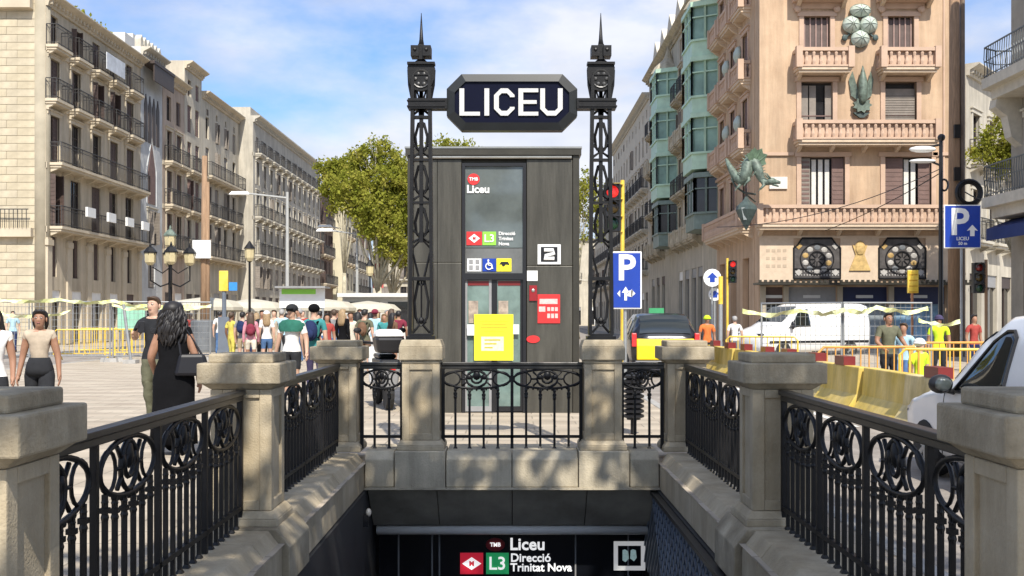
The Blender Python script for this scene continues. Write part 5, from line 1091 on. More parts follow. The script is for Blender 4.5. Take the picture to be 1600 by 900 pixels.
# litter bin behind right small railing, ringed
Y=13.9; t=thing('litter_bin','black ringed litter bin behind the short right front railing','bin',(PX(990,Y),Y,0)); b=MB()
for k in range(9): b.lathe([(.10,PZ(653,Y)+k*.063),(.135,PZ(653,Y)+k*.063+.012),(.135,PZ(653,Y)+k*.063+.04),(.10,PZ(653,Y)+k*.063+.055)],16)
b.build('ring_band',black,t); b=MB(); b.lathe([(.09,PZ(653,Y)-.02),(.09,PZ(583,Y))],12); b.build('liner',iron,t); b=MB(); pole(b,0,0,0,PZ(653,Y),.04); b.build('post',iron,t)
# kiosk roofs / umbrellas behind the crowd
for (px,Y,w,hh,lab) in ((322,50,3.4,2.35,'cream market parasol behind the yellow flag sign'),(395,52,3.0,2.3,'pale beige market parasol above the people in shorts'),(500,54,3.6,2.35,'long cream stall awning behind the man with the green shoulders'),(575,56,3.4,2.25,'pale stall awning behind the dense crowd')):
    t=thing('market_parasol',lab,'parasol',(PX(px,Y),Y,0),0,'stall parasols behind the crowd'); b=MB(); n=12
    b.loft([[(w/2*f*math.cos(k*2*math.pi/n),w/2*f*math.sin(k*2*math.pi/n),z) for k in range(n)] for f,z in ((1,hh-.55),(1,hh-.4),(.8,hh-.12),(.4,hh-.02),(.04,hh+.06))]); b.build('canopy',mat('canvas_cream',(.44,.41,.33),.9,var=.12,scale=1),t,smooth=False)
    b=MB(); pole(b,0,0,0,hh-.0,.04); b.build('pole',white,t)
t=thing('bus_shelter','white shelter with a yellow green sign strip above the crowd','shelter',(PX(472,48),48,0)); b=MB(); b.box(-1.0,1.0,0,.08,1.9,2.75); b.build('panel',white,t); b=MB(); b.box(-.9,.6,-.02,0,2.5,2.72); b.build('sign_strip',green_l,t); b=MB(); [b.box(s-.05,s+.05,.02,.1,0,1.9) for s in (-.9,.9)]; b.build('leg',galv,t); b=MB(); b.box(-1.1,1.1,-.5,.9,2.76,2.84); b.build('roof',grey_p,t)
t=thing('kiosk','pale flower stall kiosk with dark openings right of the crowd','kiosk',(PX(600,58),58,0)); b=MB(); b.box(-2.2,2.4,0,2,0,2.55); b.build('body',wall_wh,t); b=MB(); b.box(-2.4,2.6,-.6,2.1,2.55,2.75); b.build('roof',wall_wh,t); b=MB(); b.box(-1.9,-.2,-.02,.0,1.0,2.3); b.box(.2,2.1,-.02,0,1.0,2.3); b.build('opening',pane_m,t)
t=thing('street_banner','red banner hanging on a pole near the tree trunks','banner',(PX(591,62),62,0)); b=MB(); b.box(-.3,.3,-.02,.02,PZ(450,62),PZ(412,62)); b.build('cloth',mat('faded_red',(.5,.10,.09),.8,var=.2),t); b=MB(); pole(b,-.33,0,0,PZ(408,62),.04); b.build('pole',galv,t)

# ---------------------------------------------------------------- vehicles
def interp(st, n):
    S=np.array(st,float); u=S[:,0]; us=np.unique(np.concatenate([np.linspace(u[0],u[-1],n),u])); out=np.empty((len(us),S.shape[1])); out[:,0]=us
    d=np.gradient(S[:,1:],u,axis=0)
    for i,x in enumerate(us):
        k=min(max(np.searchsorted(u,x)-1,0),len(u)-2); h=u[k+1]-u[k]; t=(x-u[k])/h
        lin=S[k,1:]*(1-t)+S[k+1,1:]*t; s=t*t*(3-2*t); out[i,1:]=.5*lin+.5*(S[k,1:]*(1-s)+S[k+1,1:]*s)
    return out
class Car:
    """stations: (y, z_bottom, z_belt, z_top, w_bottom, w_belt, w_top); y runs nose -> tail"""
    def __init__(s, st, n=40): s.T=interp(st,n)
    def at(s,y): return np.array([np.interp(y,s.T[:,0],s.T[:,k]) for k in range(1,7)])
    def side(s,y,t,sx,off=0):      # t 0..1 from belt to roof edge
        zb,zt,wb,wt=s.at(y)[[1,2,4,5]]; z=zb+(zt-.07-zb)*t; w=wb+(wt-wb)*(t**1.15); return (sx*(w+off),y,z)
    def body(s,m,parent,name='body'):
        b=MB(); rings=[]
        for (y,z0,zb,zt,w0,wb,wt) in s.T:
            half=[(w0*.9,z0),(w0,z0+.08),(wb*1.0,z0+(zb-z0)*.55),(wb*1.005,zb-.06),(wb,zb)]
            e=max(zt-.07-zb,0)
            for t in (.33,.66,1): half.append((wb+(wt-wb)*t**1.15,zb+e*t))
            half+= [(wt*.93,zt-.02),(wt*.6,zt),(0,zt+.005)]
            rings.append([(x,y,z) for x,z in half]+[(-x,y,z) for x,z in reversed(half[:-1])])
        b.loft(rings); return b.build(name,m,parent,smooth=True)
    def glass(s,parent,poly,sx,m=glass_car,name='side_window',off=.006,inset=0):
        """poly: list of (y,t)"""
        D=[]
        for (a,c) in zip(poly,poly[1:]+poly[:1]): D+= [(a[0]+(c[0]-a[0])*k/4,a[1]+(c[1]-a[1])*k/4) for k in range(4)]
        cy=sum(p[0] for p in D)/len(D); ct=sum(p[1] for p in D)/len(D); b=MB(); rings=[[s.side(y,t,sx,-.02) for y,t in D]]
        for f in (1,.8,.55,.3,.02): rings.append([s.side(cy+(y-cy)*f,ct+(t-ct)*f,sx,off+.004) for y,t in D])
        b.loft(rings); return b.build(name,m,parent,smooth=True)
def wheel(parent,x,y,r,w,sx):
    b=MB(); b.lathe([(r*.62,-w/2),(r*.95,-w/2),(r,-w*.35),(r,w*.35),(r*.95,w/2),(r*.62,w/2)],22); t=b.build('wheel',rubber,parent,(x,y,r)); t.rotation_euler=(0,R(90)*sx,0)
    b=MB(); b.lathe([(r*.62,.0),(r*.64,w/2-.02),(r*.5,w/2-.03),(r*.2,w/2+.0),(.03,w/2+.01)],18)
    for k in range(5): a=k*2*math.pi/5; b.box(-.03,.03,.05,r*.6,w/2-.02,w/2+.005); M=Matrix.Rotation(a,4,'Z'); b.xf(M,len(b.v)-8)
    b.build('rim',galv,t)
car_white=mat('car_white',(.78,.78,.77),.18,var=.04,spec=.7); car_y=mat('taxi_yellow',(.80,.56,.01),.22,var=.04,spec=.6); car_k=mat('taxi_black',(.012,.012,.014),.15,var=.05,spec=.7)
# near white car, heading away; built nose at -y then turned by pi
C1=Car([(0,.30,.62,.72,.55,.62,.45),(.12,.24,.70,.80,.76,.80,.66),(.5,.22,.82,.93,.84,.87,.74),(.95,.22,.92,1.02,.86,.89,.78),(1.2,.22,.95,1.08,.86,.90,.78),(1.9,.22,.97,1.56,.86,.90,.72),(2.35,.22,.98,1.76,.86,.90,.70),(3.2,.22,1.0,1.84,.86,.90,.70),(4.1,.22,1.02,1.82,.86,.90,.67),(4.38,.26,1.02,1.60,.84,.88,.66),(4.45,.34,.98,1.30,.80,.84,.62)],60)
NOSE_Y=12.0; cx_=5.12
c=thing('parked_van','white panel van with black door mirror beside the right balustrade','van',(cx_,NOSE_Y,-.12),math.pi); c.scale=(1,1,.93)
C1.body(car_white,c)
[C1.glass(c,[(1.60,.06),(2.0,.70),(2.16,.82),(2.40,.87),(2.52,.86),(2.60,.77),(2.62,.12),(2.56,.05)],q_) for q_ in (1,-1)]
for sx in (1,-1):
    b=MB(); b.tube([C1.side(y,t,sx,.008) for y,t in ((1.42,.0),(1.60,.06),(2.0,.71),(2.16,.83),(2.40,.88),(2.53,.87),(2.61,.78),(2.63,.12),(2.57,.04),(1.6,.03))],.016,5); b.build('window_trim',black,c)
    b=MB(); y_=1.62; P0=Vector(C1.side(y_,.02,sx,.0)); b.ell((P0.x+sx*.14,y_+.02,P0.z+.085),(.12,.075,.10),12,8); b.tube([P0,(P0.x+sx*.1,y_,P0.z+.03)],.03,6); o=b.build('door_mirror',black,c,smooth=True)
    b=MB(); b.ell((P0.x+sx*.14,y_+.085,P0.z+.085),(.085,.02,.07),10,6); b.build('mirror_glass',glass_d,o,smooth=True)
    for pts in ([(1.34,-.9),(1.32,-.4),(1.40,.0)],[(2.72,-.9),(2.72,-.05)],[(3.9,-.9),(3.9,-.05)]):
        b=MB(); q=[]
        for y,t in pts: a=C1.at(y); z=a[1]+(t*(a[1]-a[0])); q.append((sx*(a[4]*1.004),y,z))
        b.tube(q,.006,4); b.build('door_seam',black,c)
    b=MB(); b.tube([(sx*(C1.at(2.3)[4]+.012),2.60,.84),(sx*(C1.at(2.3)[4]+.03),2.68,.845),(sx*(C1.at(2.3)[4]+.012),2.78,.84)],.014,5); b.build('door_handle',car_white,c)
    wheel(c,sx*.80,.85,.31,.2,sx); wheel(c,sx*.80,3.5,.31,.2,sx)
    b=MB(); b.ell((sx*.66,.16,.66),(.16,.12,.08),10,6); b.build('headlight',glass_d,c,smooth=True)
b=MB(); fr=[]
for y in (1.22,1.5,1.8,2.02): a=C1.at(y); fr.append([(x*a[5]*.94,y-.01,a[2]+.012-abs(x)**4*.02) for x in np.linspace(-1,1,7)])
b.loft(fr,closed=False,cap=False); b.build('windscreen',glass_car,c,smooth=True)
b=MB(); [b.tube([(x*.55,1.18,1.085),(x*.55+.4,1.3,1.16)],.012,4) for x in (-.6,.5)]; b.build('wiper',black,c)
# taxi seen from behind
C2=Car([(0,.30,.62,.72,.6,.66,.5),(.3,.22,.80,.90,.84,.86,.74),(1.1,.2,.92,1.02,.88,.90,.78),(1.8,.2,.96,1.50,.88,.90,.68),(2.6,.2,.98,1.62,.88,.90,.66),(3.5,.2,1.0,1.62,.88,.90,.66),(3.95,.22,1.0,1.56,.87,.90,.66),(4.25,.25,1.0,1.38,.86,.89,.66),(4.44,.28,.98,1.06,.84,.87,.72),(4.5,.36,.90,.95,.78,.82,.66)],50)
TX,TY=PX(1040,28.8),28.8
c=thing('taxi','black and yellow taxi seen from behind in the right lane','taxi',(TX,TY+4.5,-.12),math.pi); c.rotation_euler=(0,0,math.pi)
c.location=(TX,TY+4.5,-.12); c.scale=(1.04,1,1.06)
C2.body(car_k,c)
b=MB(); rings=[]
for y in (3.93,4.1,4.25,4.40): a=C2.at(y); rings.append([(x*a[5]*.93,y+.02,a[2]+.012-.02*abs(x)**4) for x in np.linspace(-1,1,9)])
b.loft(rings,closed=False,cap=False); b.build('rear_window',glass_car,c,smooth=True)
b=MB(); b.prismx([(4.42,.42),(4.56,.45),(4.55,.80),(4.50,.98),(4.40,.98)],-.74,.74); b.build('tailgate',car_y,c,bevel=.03)
b=MB(); b.box(-.8,.8,4.4,4.58,.30,.44); b.build('bumper',car_k,c,bevel=.03)
for s in (-1,1):
    b=MB(); b.box(s*.80-.06,s*.80+.06,4.40,4.55,.78,1.12); b.build('tail_light',red,c,bevel=.02); wheel(c,s*.80,.9,.32,.2,s); wheel(c,s*.80,3.6,.32,.2,s); C2.glass(c,[(1.6,.1),(2.0,.85),(2.9,.9),(2.9,.08)],s); C2.glass(c,[(3.0,.08),(3.0,.9),(3.5,.8),(3.7,.15)],s)
    b=MB(); b.box(s*.86-.06,s*.86+.06,1.9,3.0,.5,.95); b.build('door_panel',car_y,c,bevel=.02)
b=MB(); b.box(-.26,.26,4.565,4.58,.56,.68); b.build('number_plate',white,c); b=MB(); b.box(-.2,.2,2.5,2.7,1.62,1.76); b.build('roof_sign',mat('taxi_sign',(.05,.3,.12),.4),c)
# delivery van
C3=Car([(0,.4,.8,.95,.7,.75,.6),(.15,.3,.95,1.1,.92,.95,.8),(.7,.28,1.1,1.25,.96,.98,.85),(1.0,.28,1.15,1.4,.96,.98,.84),(1.75,.28,1.2,2.0,.96,.98,.80),(2.3,.28,1.2,2.15,.96,.98,.80),(4.9,.28,1.2,2.15,.96,.98,.80),(5.2,.3,1.2,2.08,.94,.96,.78)],50)
VY=42; c=thing('delivery_van','white delivery van parked behind the yellow barriers and mesh fence','van',(PX(1168,VY),VY,-.12),R(-66))
C3.body(car_white,c)
for s in (-1,1):
    C3.glass(c,[(1.15,.05),(1.75,.85),(2.2,.85),(2.25,.05)],s); wheel(c,s*.88,.95,.34,.22,s); wheel(c,s*.88,4.2,.34,.22,s); b=MB(); b.ell((s*1.1,1.3,1.3),(.1,.08,.16)); b.build('door_mirror',black,c)
    b=MB(); b.box(s*.985-.01,s*.985+.01,.3,5.1,.62,.70); b.build('side_trim',black,c)
    b=MB(); b.box(s*.7-.18,s*.7+.18,.02,.12,.82,.98); b.build('headlight',glass_d,c)
b=MB(); rings=[]
for y in (1.05,1.3,1.55,1.78): a=C3.at(y); rings.append([(x*a[5]*.92,y-.015,a[2]+.02) for x in np.linspace(-1,1,7)])
b.loft(rings,closed=False,cap=False); b.build('windscreen',glass_car,c,smooth=True)
# scooter
c=thing('motor_scooter','motor scooter with white rear top case beside the lift','motor scooter',(PX(607,17.5),17.5,0),R(15))
b=MB(); b.taper(-.2,.2,-.2,.2,.92,-.24,.24,-.24,.24,1.18); b.build('top_case',black,c,bevel=.05); b=MB(); b.taper(-.245,.245,-.245,.245,1.18,-.18,.18,-.18,.18,1.30); b.build('case_lid',white,c,bevel=.05)
b=MB(); b.taper(-.12,.12,-.12,.9,.42,-.17,.17,-.2,.8,.82); b.box(-.15,.15,.1,.75,.82,.9); b.build('seat',black,c,bevel=.04)
b=MB(); b.taper(-.10,.10,-.3,.2,.35,-.15,.15,-.35,.2,.75); b.build('tail_fairing',grey_p,c,bevel=.03); b=MB(); b.box(-.06,.06,-.38,-.34,.66,.72); b.build('tail_light',red,c)
b=MB(); b.taper(-.16,.16,1.0,1.2,.35,-.2,.2,.95,1.1,1.0); b.build('front_fairing',white,c,bevel=.05); b=MB(); b.tube([(-.34,.92,1.08),(0,1.0,1.04),(.34,.92,1.08)],.025,6); [b.tube([(s*.25,.95,1.05),(s*.36,.98,1.25)],.01,4) for s in (-1,1)]; [b.ell((s*.38,.98,1.27),(.07,.02,.05),8,4) for s in (-1,1)]; b.build('handlebar',black,c)
for y in (0,1.25): b=MB(); b.lathe([(.17,-.05),(.26,-.06),(.28,0),(.26,.06),(.17,.05)],18); o=b.build('wheel',rubber,c,(0,y,.28)); o.rotation_euler=(0,R(90),0); b=MB(); b.lathe([(.17,-.03),(.17,.03)],14); b.build('rim',galv,o)

# ---------------------------------------------------------------- people
CLD=1
SK=[mat('skin_light',(.50,.31,.22),.6,var=.06),mat('skin_tan',(.30,.155,.095),.6,var=.06),mat('skin_dark',(.17,.085,.055),.6,var=.06)]
HAIR=[mat('hair_black',(.010,.008,.008),.55,var=.3,scale=30),mat('hair_brown',(.06,.035,.02),.6,var=.3,scale=30),mat('hair_fair',(.28,.19,.10),.6,var=.3,scale=30),mat('hair_grey',(.3,.29,.28),.6,var=.2,scale=30)]
def cloth(n,c): return mat('cloth_'+n,c,.95,var=.2,scale=9,bump=.15,bscale=30,spec=.12)
CL={k:cloth(k,c) for k,c in dict(white=(.68,.67,.64),cream=(.60,.55,.45),black=(.006,.006,.007),navy=(.02,.03,.08),denim=(.07,.13,.25),green=(.03,.13,.095),teal=(.05,.22,.22),red=(.32,.06,.05),pink=(.50,.22,.26),grey=(.20,.20,.20),olive=(.12,.12,.08),khaki=(.36,.29,.19),lightblue=(.35,.52,.60),yellow=(.55,.47,.10),hivis=(.55,.75,.04),orange=(.65,.17,.05),beige=(.40,.33,.25),charcoal=(.026,.027,.03),purple=(.06,.05,.10),maroon=(.18,.03,.05),brown=(.14,.08,.05)).items()}
def skeleton(pose,sex='m',bulk=1.0):
    """unit height 1, facing -Y. returns nodes {name:(pos,radius)}, bones"""
    ph=pose.get('stride',0.0); sh=.110 if sex=='m' else .090; hip=.052; B=bulk; N={}
    N['pelvis']=((0,0,.53),.066*B); N['waist']=((0,-.002,.605),.058*B if sex=='m' else .052*B); N['chest']=((0,0,.70),.070*B); N['upper']=((0,.005,.775),.058*B); N['neck']=((0,.008,.835),.030); N['jaw']=((0,-.010,.880),.043); N['head']=((0,.0,.928),.058); N['crown']=((0,.004,.965),.045)
    bones=[('pelvis','waist','top'),('waist','chest','top'),('chest','upper','top'),('upper','neck','skin'),('neck','jaw','skin'),('jaw','head','skin'),('head','crown','skin')]
    for s,k in ((1,'l'),(-1,'r')):
        arm=pose.get('arm_'+k,None); sw=pose.get('swing',0)*s
        if arm is None: el=(s*(sh+.032),.02+sw*.4,.625); wr=(s*(sh+.035),-.035+sw,.475)
        else: el,wr=arm; 
        S=Vector((s*sh,.005,.795)); E_=Vector(el); W=Vector(wr); d=(W-E_).normalized(); pa=W+d*.028
        N['sh'+k]=(S,.036*B); N['el'+k]=(E_,.026*B**.5); N['wr'+k]=(W,.017); N['pa'+k]=(pa,.019)
        bones+= [('upper','sh'+k,'top'),('sh'+k,'el'+k,'sleeve'),('el'+k,'wr'+k,'fore'),('wr'+k,'pa'+k,'skin')]
        side=d.cross(Vector((s,0,0))); side=side.normalized() if side.length>.1 else Vector((0,-1,0)); inn=Vector((-s,0,0)); inn=(inn-d*inn.dot(d)).normalized()
        for f,(o,l) in enumerate(((.016,.040),(.006,.045),(-.005,.041),(-.015,.033))):
            a=pa+side*o+d*.012; m_=a+d*l*.5+inn*.003; e=a+d*l+inn*.014
            N[f'f{k}{f}a']=(a,.0062); N[f'f{k}{f}b']=(m_,.0056); N[f'f{k}{f}c']=(e,.0045); bones+= [('pa'+k,f'f{k}{f}a','skin'),(f'f{k}{f}a',f'f{k}{f}b','skin'),(f'f{k}{f}b',f'f{k}{f}c','skin')]
        a=W+side*.020+d*.012; e=a+side*.012+d*.028+inn*.006; N[f't{k}a']=(a,.0072); N[f't{k}b']=(e,.0058); bones+= [('wr'+k,f't{k}a','skin'),(f't{k}a',f't{k}b','skin')]
        q=ph*s
        H=Vector((s*hip,0,.50)); K=Vector((s*(hip+.006),-.018-q*.55,.285+abs(q)*.04*(1 if q<0 else 0))); A=Vector((s*(hip+.008),.012-q,.045+(.05 if q<-.05 else 0))); T=A+Vector((s*.01,-.07,-.028 if q>=-.05 else -.045))
        if 'legs_'+k in pose: K,A=[Vector(v) for v in pose['legs_'+k]]; T=A+Vector((0,-.07,-.02))
        N['hi'+k]=(H,.054*B); N['kn'+k]=(K,.034*B**.5); N['an'+k]=(A,.021); N['to'+k]=(T,.018)
        bones+= [('pelvis','hi'+k,'bottom'),('hi'+k,'kn'+k,'bottom'),('kn'+k,'an'+k,'shin'),('an'+k,'to'+k,'shoe')]
    return N,bones
def skin_body(N,bones,levels,h,flat=.78):
    names=list(N); ix={n:i for i,n in enumerate(names)}
    me=bpy.data.meshes.new('body'); me.from_pydata([tuple(N[n][0]) for n in names],[(ix[a],ix[b]) for a,b,_ in bones],[])
    o=bpy.data.objects.new('body',me); COL.objects.link(o); o.modifiers.new('skin','SKIN'); sv=me.skin_vertices[0].data
    for n in names: r=N[n][1]; sv[ix[n]].radius=(r,r); sv[ix[n]].use_root=(n=='pelvis')
    s=o.modifiers.new('sub','SUBSURF'); s.levels=levels; s.render_levels=levels
    dg=bpy.context.evaluated_depsgraph_get(); out=bpy.data.meshes.new_from_object(o.evaluated_get(dg)); bpy.data.objects.remove(o); bpy.data.meshes.remove(me)
    n=len(out.vertices); co=np.empty(n*3); out.vertices.foreach_get('co',co); co=co.reshape(-1,3)
    # flatten the trunk front to back, shape the face
    tor=(np.abs(co[:,0])<.12)&(co[:,2]>.5)&(co[:,2]<.83); co[tor,1]*=flat
    hd=co[:,2]>.855; co[hd,0]*=.86
    nose=np.exp(-((co[:,0]/.012)**2+((co[:,2]-.912)/.013)**2))*(co[:,1]<-.03); co[:,1]-=nose*.018
    eye=np.exp(-(((np.abs(co[:,0])-.019)/.011)**2+((co[:,2]-.930)/.009)**2))*(co[:,1]<-.02)*hd; co[:,1]+=eye*.006
    chin=np.exp(-((co[:,0]/.02)**2+((co[:,2]-.868)/.012)**2))*(co[:,1]<-.01); co[:,1]-=chin*.010
    out.vertices.foreach_set('co',(co*h).ravel()); out.update(); return out,co
from mathutils import noise as mnoise
import bmesh
def person(label,loc,h,rz,top,bottom,skin=0,hair=0,hairstyle='short',sleeve='short',legs='long',shoe='white',pose={},sex='m',bulk=1.0,levels=1,group=None,face=False,headwear=None):
    t=thing('person',label,'person',loc,rz,group); N,bones=skeleton(pose,sex,bulk); me,co=skin_body(N,bones,levels,h)
    bm=bmesh.new(); bm.from_mesh(me)
    for zc_ in (.505,.33): bmesh.ops.bisect_plane(bm,geom=bm.verts[:]+bm.edges[:]+bm.faces[:],plane_co=(0,0,zc_*h),plane_no=(0,0,1))
    bm.to_mesh(me); bm.free()
    mats=[SK[skin],CL[top],CL[bottom],CL[shoe]]; [me.materials.append(m) for m in mats]
    A=np.array([N[a][0] for a,b,_ in bones]); Bv=np.array([N[b][0] for a,b,_ in bones]); rad=np.array([(N[a][1]+N[b][1])/2 for a,b,_ in bones])
    reg={'top':1,'skin':0,'bottom':2,'shoe':3,'shin':2 if legs=='long' else 0,'sleeve':0 if sleeve=='none' else 1,'fore':1 if sleeve=='long' else 0}
    kinds=[k for _,_,k in bones]; cen=np.empty(len(me.polygons)*3); me.polygons.foreach_get('center',cen); cen=cen.reshape(-1,3)/h
    AB=Bv-A; tt=np.clip(((cen[:,None]-A)*AB).sum(2)/((AB**2).sum(1)+1e-9),0,1); dist=np.linalg.norm(cen[:,None]-(A+AB*tt[...,None]),axis=2)/(rad+.008); k=dist.argmin(1)
    mi=np.array([reg[kinds[i]] for i in k]); 
    for i in range(len(mi)):
        kd=kinds[k[i]]; tv=tt[i,k[i]]
        if kd=='sleeve' and sleeve=='short' and tv>.62: mi[i]=0
        if kd=='bottom' and legs=='short' and tv>.80 and cen[i,2]<.40: mi[i]=0
        if kd in('top','bottom') and abs(cen[i,0])<.2: mi[i]=(1 if cen[i,2]>.505 else (2 if (legs=='long' or cen[i,2]>.33 or kd=='top') else mi[i]))
        if kd=='skin' and cen[i,2]<.822 and cen[i,2]>.7 and abs(cen[i,0])<.13: mi[i]=1 if (cen[i,1]>-.02 or cen[i,2]<.795) else 0
    me.polygons.foreach_set('material_index',mi.astype(np.int32)); me.polygons.foreach_set('use_smooth',[True]*len(me.polygons)); me.update()
    cv=np.zeros(len(me.vertices),bool)
    for p_ in me.polygons:
        if p_.material_index in (1,2): cv[list(p_.vertices)]=True
    sd_=Vector((loc[0]*3,loc[1],0))
    for v_ in me.vertices:
        if cv[v_.index]: v_.co+=v_.normal*h*(.004+.0075*mnoise.noise(Vector((v_.co.x*9,v_.co.y*9,v_.co.z*16))/h+sd_)+.004*mnoise.noise(Vector((v_.co.x*24,v_.co.y*24,v_.co.z*30))/h+sd_))
    put('body',me,t)
    hm=HAIR[hair]; b=MB(); g=random.Random(int(abs(loc[0]*100)))
    hz=.935*h
    rings=[]
    for i in range(7):
        a=-.62+i*(math.pi/2+.58)/6; rr=math.cos(a); rings.append([(.056*h*rr*math.cos(q*math.pi/6)*(1+g.uniform(-.03,.03)),(.004+.064*rr*math.sin(q*math.pi/6)*(1 if math.sin(q*math.pi/6)>0 else .88))*h, hz+(.008+.052*math.sin(a)+(.012 if math.sin(q*math.pi/6)<-.3 and a<.3 else 0))*h) for q in range(12)])
    rings[-1]=[(x*.3,y*.3,z) for x,y,z in rings[-1]]
    # lower back of the head stays covered, the face stays free
    for i,rg in enumerate(rings):
        for q in range(12):
            x,y,z=rg[q]; fr=math.sin(q*math.pi/6)
            if i<4: rg[q]=(x*(.96 if fr>0 else .93),y*.96,z+(.050*h*(1-i*.2)*max(0,-fr)**.7 if fr<0 else -.022*h*fr*(1-i*.25)))
    b.loft(rings)
    if hairstyle=='long':
        R2=[]
        for z,w,dp,yb in ((.965,.048,.035,.02),(.93,.062,.045,.025),(.88,.066,.04,.035),(.83,.070,.032,.045),(.77,.066,.025,.052),(.72,.045,.015,.055)): R2.append([(w*h*math.cos(q*math.pi/6)*(1+g.uniform(-.07,.07)),(yb+dp*math.sin(q*math.pi/6))*h,z*h+g.uniform(-.004,.004)*h) for q in range(12)])
        b.loft(R2)
    if hairstyle=='tied':
        b.ell((0,.030*h,.945*h),(.060*h,.056*h,.053*h),12,8); b.ell((.0,.075*h,.93*h),(.036*h,.034*h,.036*h),10,6)
        for s_ in (-1,1): b.tube([(s_*.020*h,-.020*h,.988*h),(s_*.040*h,.0,.968*h),(s_*.050*h,.022*h,.925*h),(s_*.045*h,.04*h,.88*h),(s_*.035*h,.055*h,.82*h)],[.012*h,.015*h,.015*h,.016*h,.006*h],8)
    if hairstyle=='pony': b.tube([(0,.062*h,.95*h),(0,.095*h,.93*h),(.0,.085*h,.86*h),(0,.07*h,.80*h)],[.02*h,.026*h,.02*h,.006*h],8)
    if headwear is None or hairstyle!='short': b.build('hair',hm,t,smooth=True)
    if headwear:
        b=MB(); kind,c=headwear; b.ell((0,.004*h,.945*h),(.062*h,.070*h,.052*h),12,8)
        if kind=='cap': b.prismz([(-.05*h,-.05*h),(.05*h,-.05*h),(.035*h,-.12*h),(-.035*h,-.12*h)],.942*h,.95*h)
        if kind in('hat','helmet'): b.lathe([(.062*h,.935*h),((.10 if kind=='hat' else .075)*h,.930*h),((.10 if kind=='hat' else .075)*h,.938*h),(.06*h,.946*h)],14)
        b.build(kind,CL[c],t,smooth=True)
    if face:
        em=mat('eye_white',(.6,.58,.55),.3,var=0); pm=mat('eye_dark',(.012,.01,.01),.2,var=0); lm=mat('lips',(.30,.10,.09),.5,var=0)
        for s in (-1,1):
            b=MB(); b.ell((s*.0185*h,-.0475*h,.9305*h),(.0085*h,.006*h,.0045*h),8,5); o=b.build('eye',em,t); b=MB(); b.ell((s*.0185*h,-.0525*h,.9305*h),(.0035*h,.003*h,.0038*h),8,4); b.build('pupil',pm,o)
            b=MB(); b.tube([(s*.009*h,-.053*h,.942*h),(s*.02*h,-.054*h,.945*h),(s*.030*h,-.046*h,.941*h)],.0022*h,4); b.build('eyebrow',hm,t)
            b=MB(); b.ell((s*.050*h,.006*h,.915*h),(.007*h,.013*h,.02*h),8,5); b.build('ear',SK[skin],t,smooth=True)
        b=MB(); b.ell((0,-.0525*h,.8905*h),(.015*h,.006*h,.004*h),10,5); b.build('mouth',lm,t,smooth=True)
    return t
def backpack(label,owner_loc,h,rz,c):
    t=thing('backpack',label,'backpack',owner_loc,rz); b=MB(); b.ell((0,.095*h,.70*h),(.085*h,.055*h,.115*h),12,8); b.build('bag',CL[c],t,smooth=True); b=MB(); b.ell((0,.14*h,.665*h),(.06*h,.025*h,.055*h),10,6); b.build('pocket',CL[c],t,smooth=True)
    b=MB(); [b.tube([(s*.06*h,.06*h,.79*h),(s*.075*h,-.03*h,.82*h),(s*.08*h,-.06*h,.72*h),(s*.07*h,.05*h,.62*h)],.012*h,5) for s in (-1,1)]; b.build('strap',CL['black'],t)
# woman with beige top
Y=13.8; wl_=(PX(62,Y),Y,0)
person('woman in a beige sleeveless top and dark trousers walking toward the camera at left',wl_,1.60,R(12),'beige','charcoal',1,0,'tied','none','long','white',dict(stride=.09,arm_l=((.135,.012,.625),(.150,-.02,.47)),arm_r=((-.13,.03,.625),(-.155,-.01,.475))),'f',1.12,2,face=True)
b=MB(); h=1.60
R2=[[( (w+(.006 if z<.2 else 0))*h*math.cos(q*math.pi/8),d*h*math.sin(q*math.pi/8)-.004*h,z*h) for q in range(16)] for z,w,d in ((.615,.078,.060),(.57,.096,.072),(.52,.108,.080),(.475,.100,.074))]
for s in (-1,1): R3=[[(s*.056*h+(w*h)*math.cos(q*math.pi/6),(yy-.0)*h+w*.95*h*math.sin(q*math.pi/6),z*h) for q in range(12)] for z,w,yy in ((.53,.050,-.0*s),(.47,.062,-.012*s),(.38,.062,-.035*s),(.28,.060,-.06*s),(.12,.062,-.08*s),(.05,.064,-.085*s))]; b.loft(R3)
b.loft(R2); o=b.build('trousers',CL['charcoal'],None,smooth=True); o.parent=[x for x in bpy.data.objects if x.name.startswith('person') and x.parent is None][-1]
# partial person far left edge
person('person cut off by the left photo edge with dark hair and bare arm',(PX(-9,12.6),12.6,0),1.60,R(20),'white','charcoal',1,0,'long','none','long','white',dict(stride=.07),'f',1.05,2)
# man behind woman in black
person('dark haired man holding up a phone behind the woman in black',(PX(240,15.2),15.2,0),1.80,R(-15),'charcoal','olive',0,1,'short','short','long','black',dict(stride=.04,arm_r=((-.15,-.03,.66),(-.09,-.13,.73)),arm_l=((.15,.0,.64),(.10,-.11,.70))),'m',1.05,2,face=True)
b=MB(); b.box(-.04,.04,-.006,.006,-.08,.08); o=b.build('phone',black,None,(PX(222,15),14.98,1.36),bevel=.006); tag(o,'black phone held up by the dark haired man','phone')
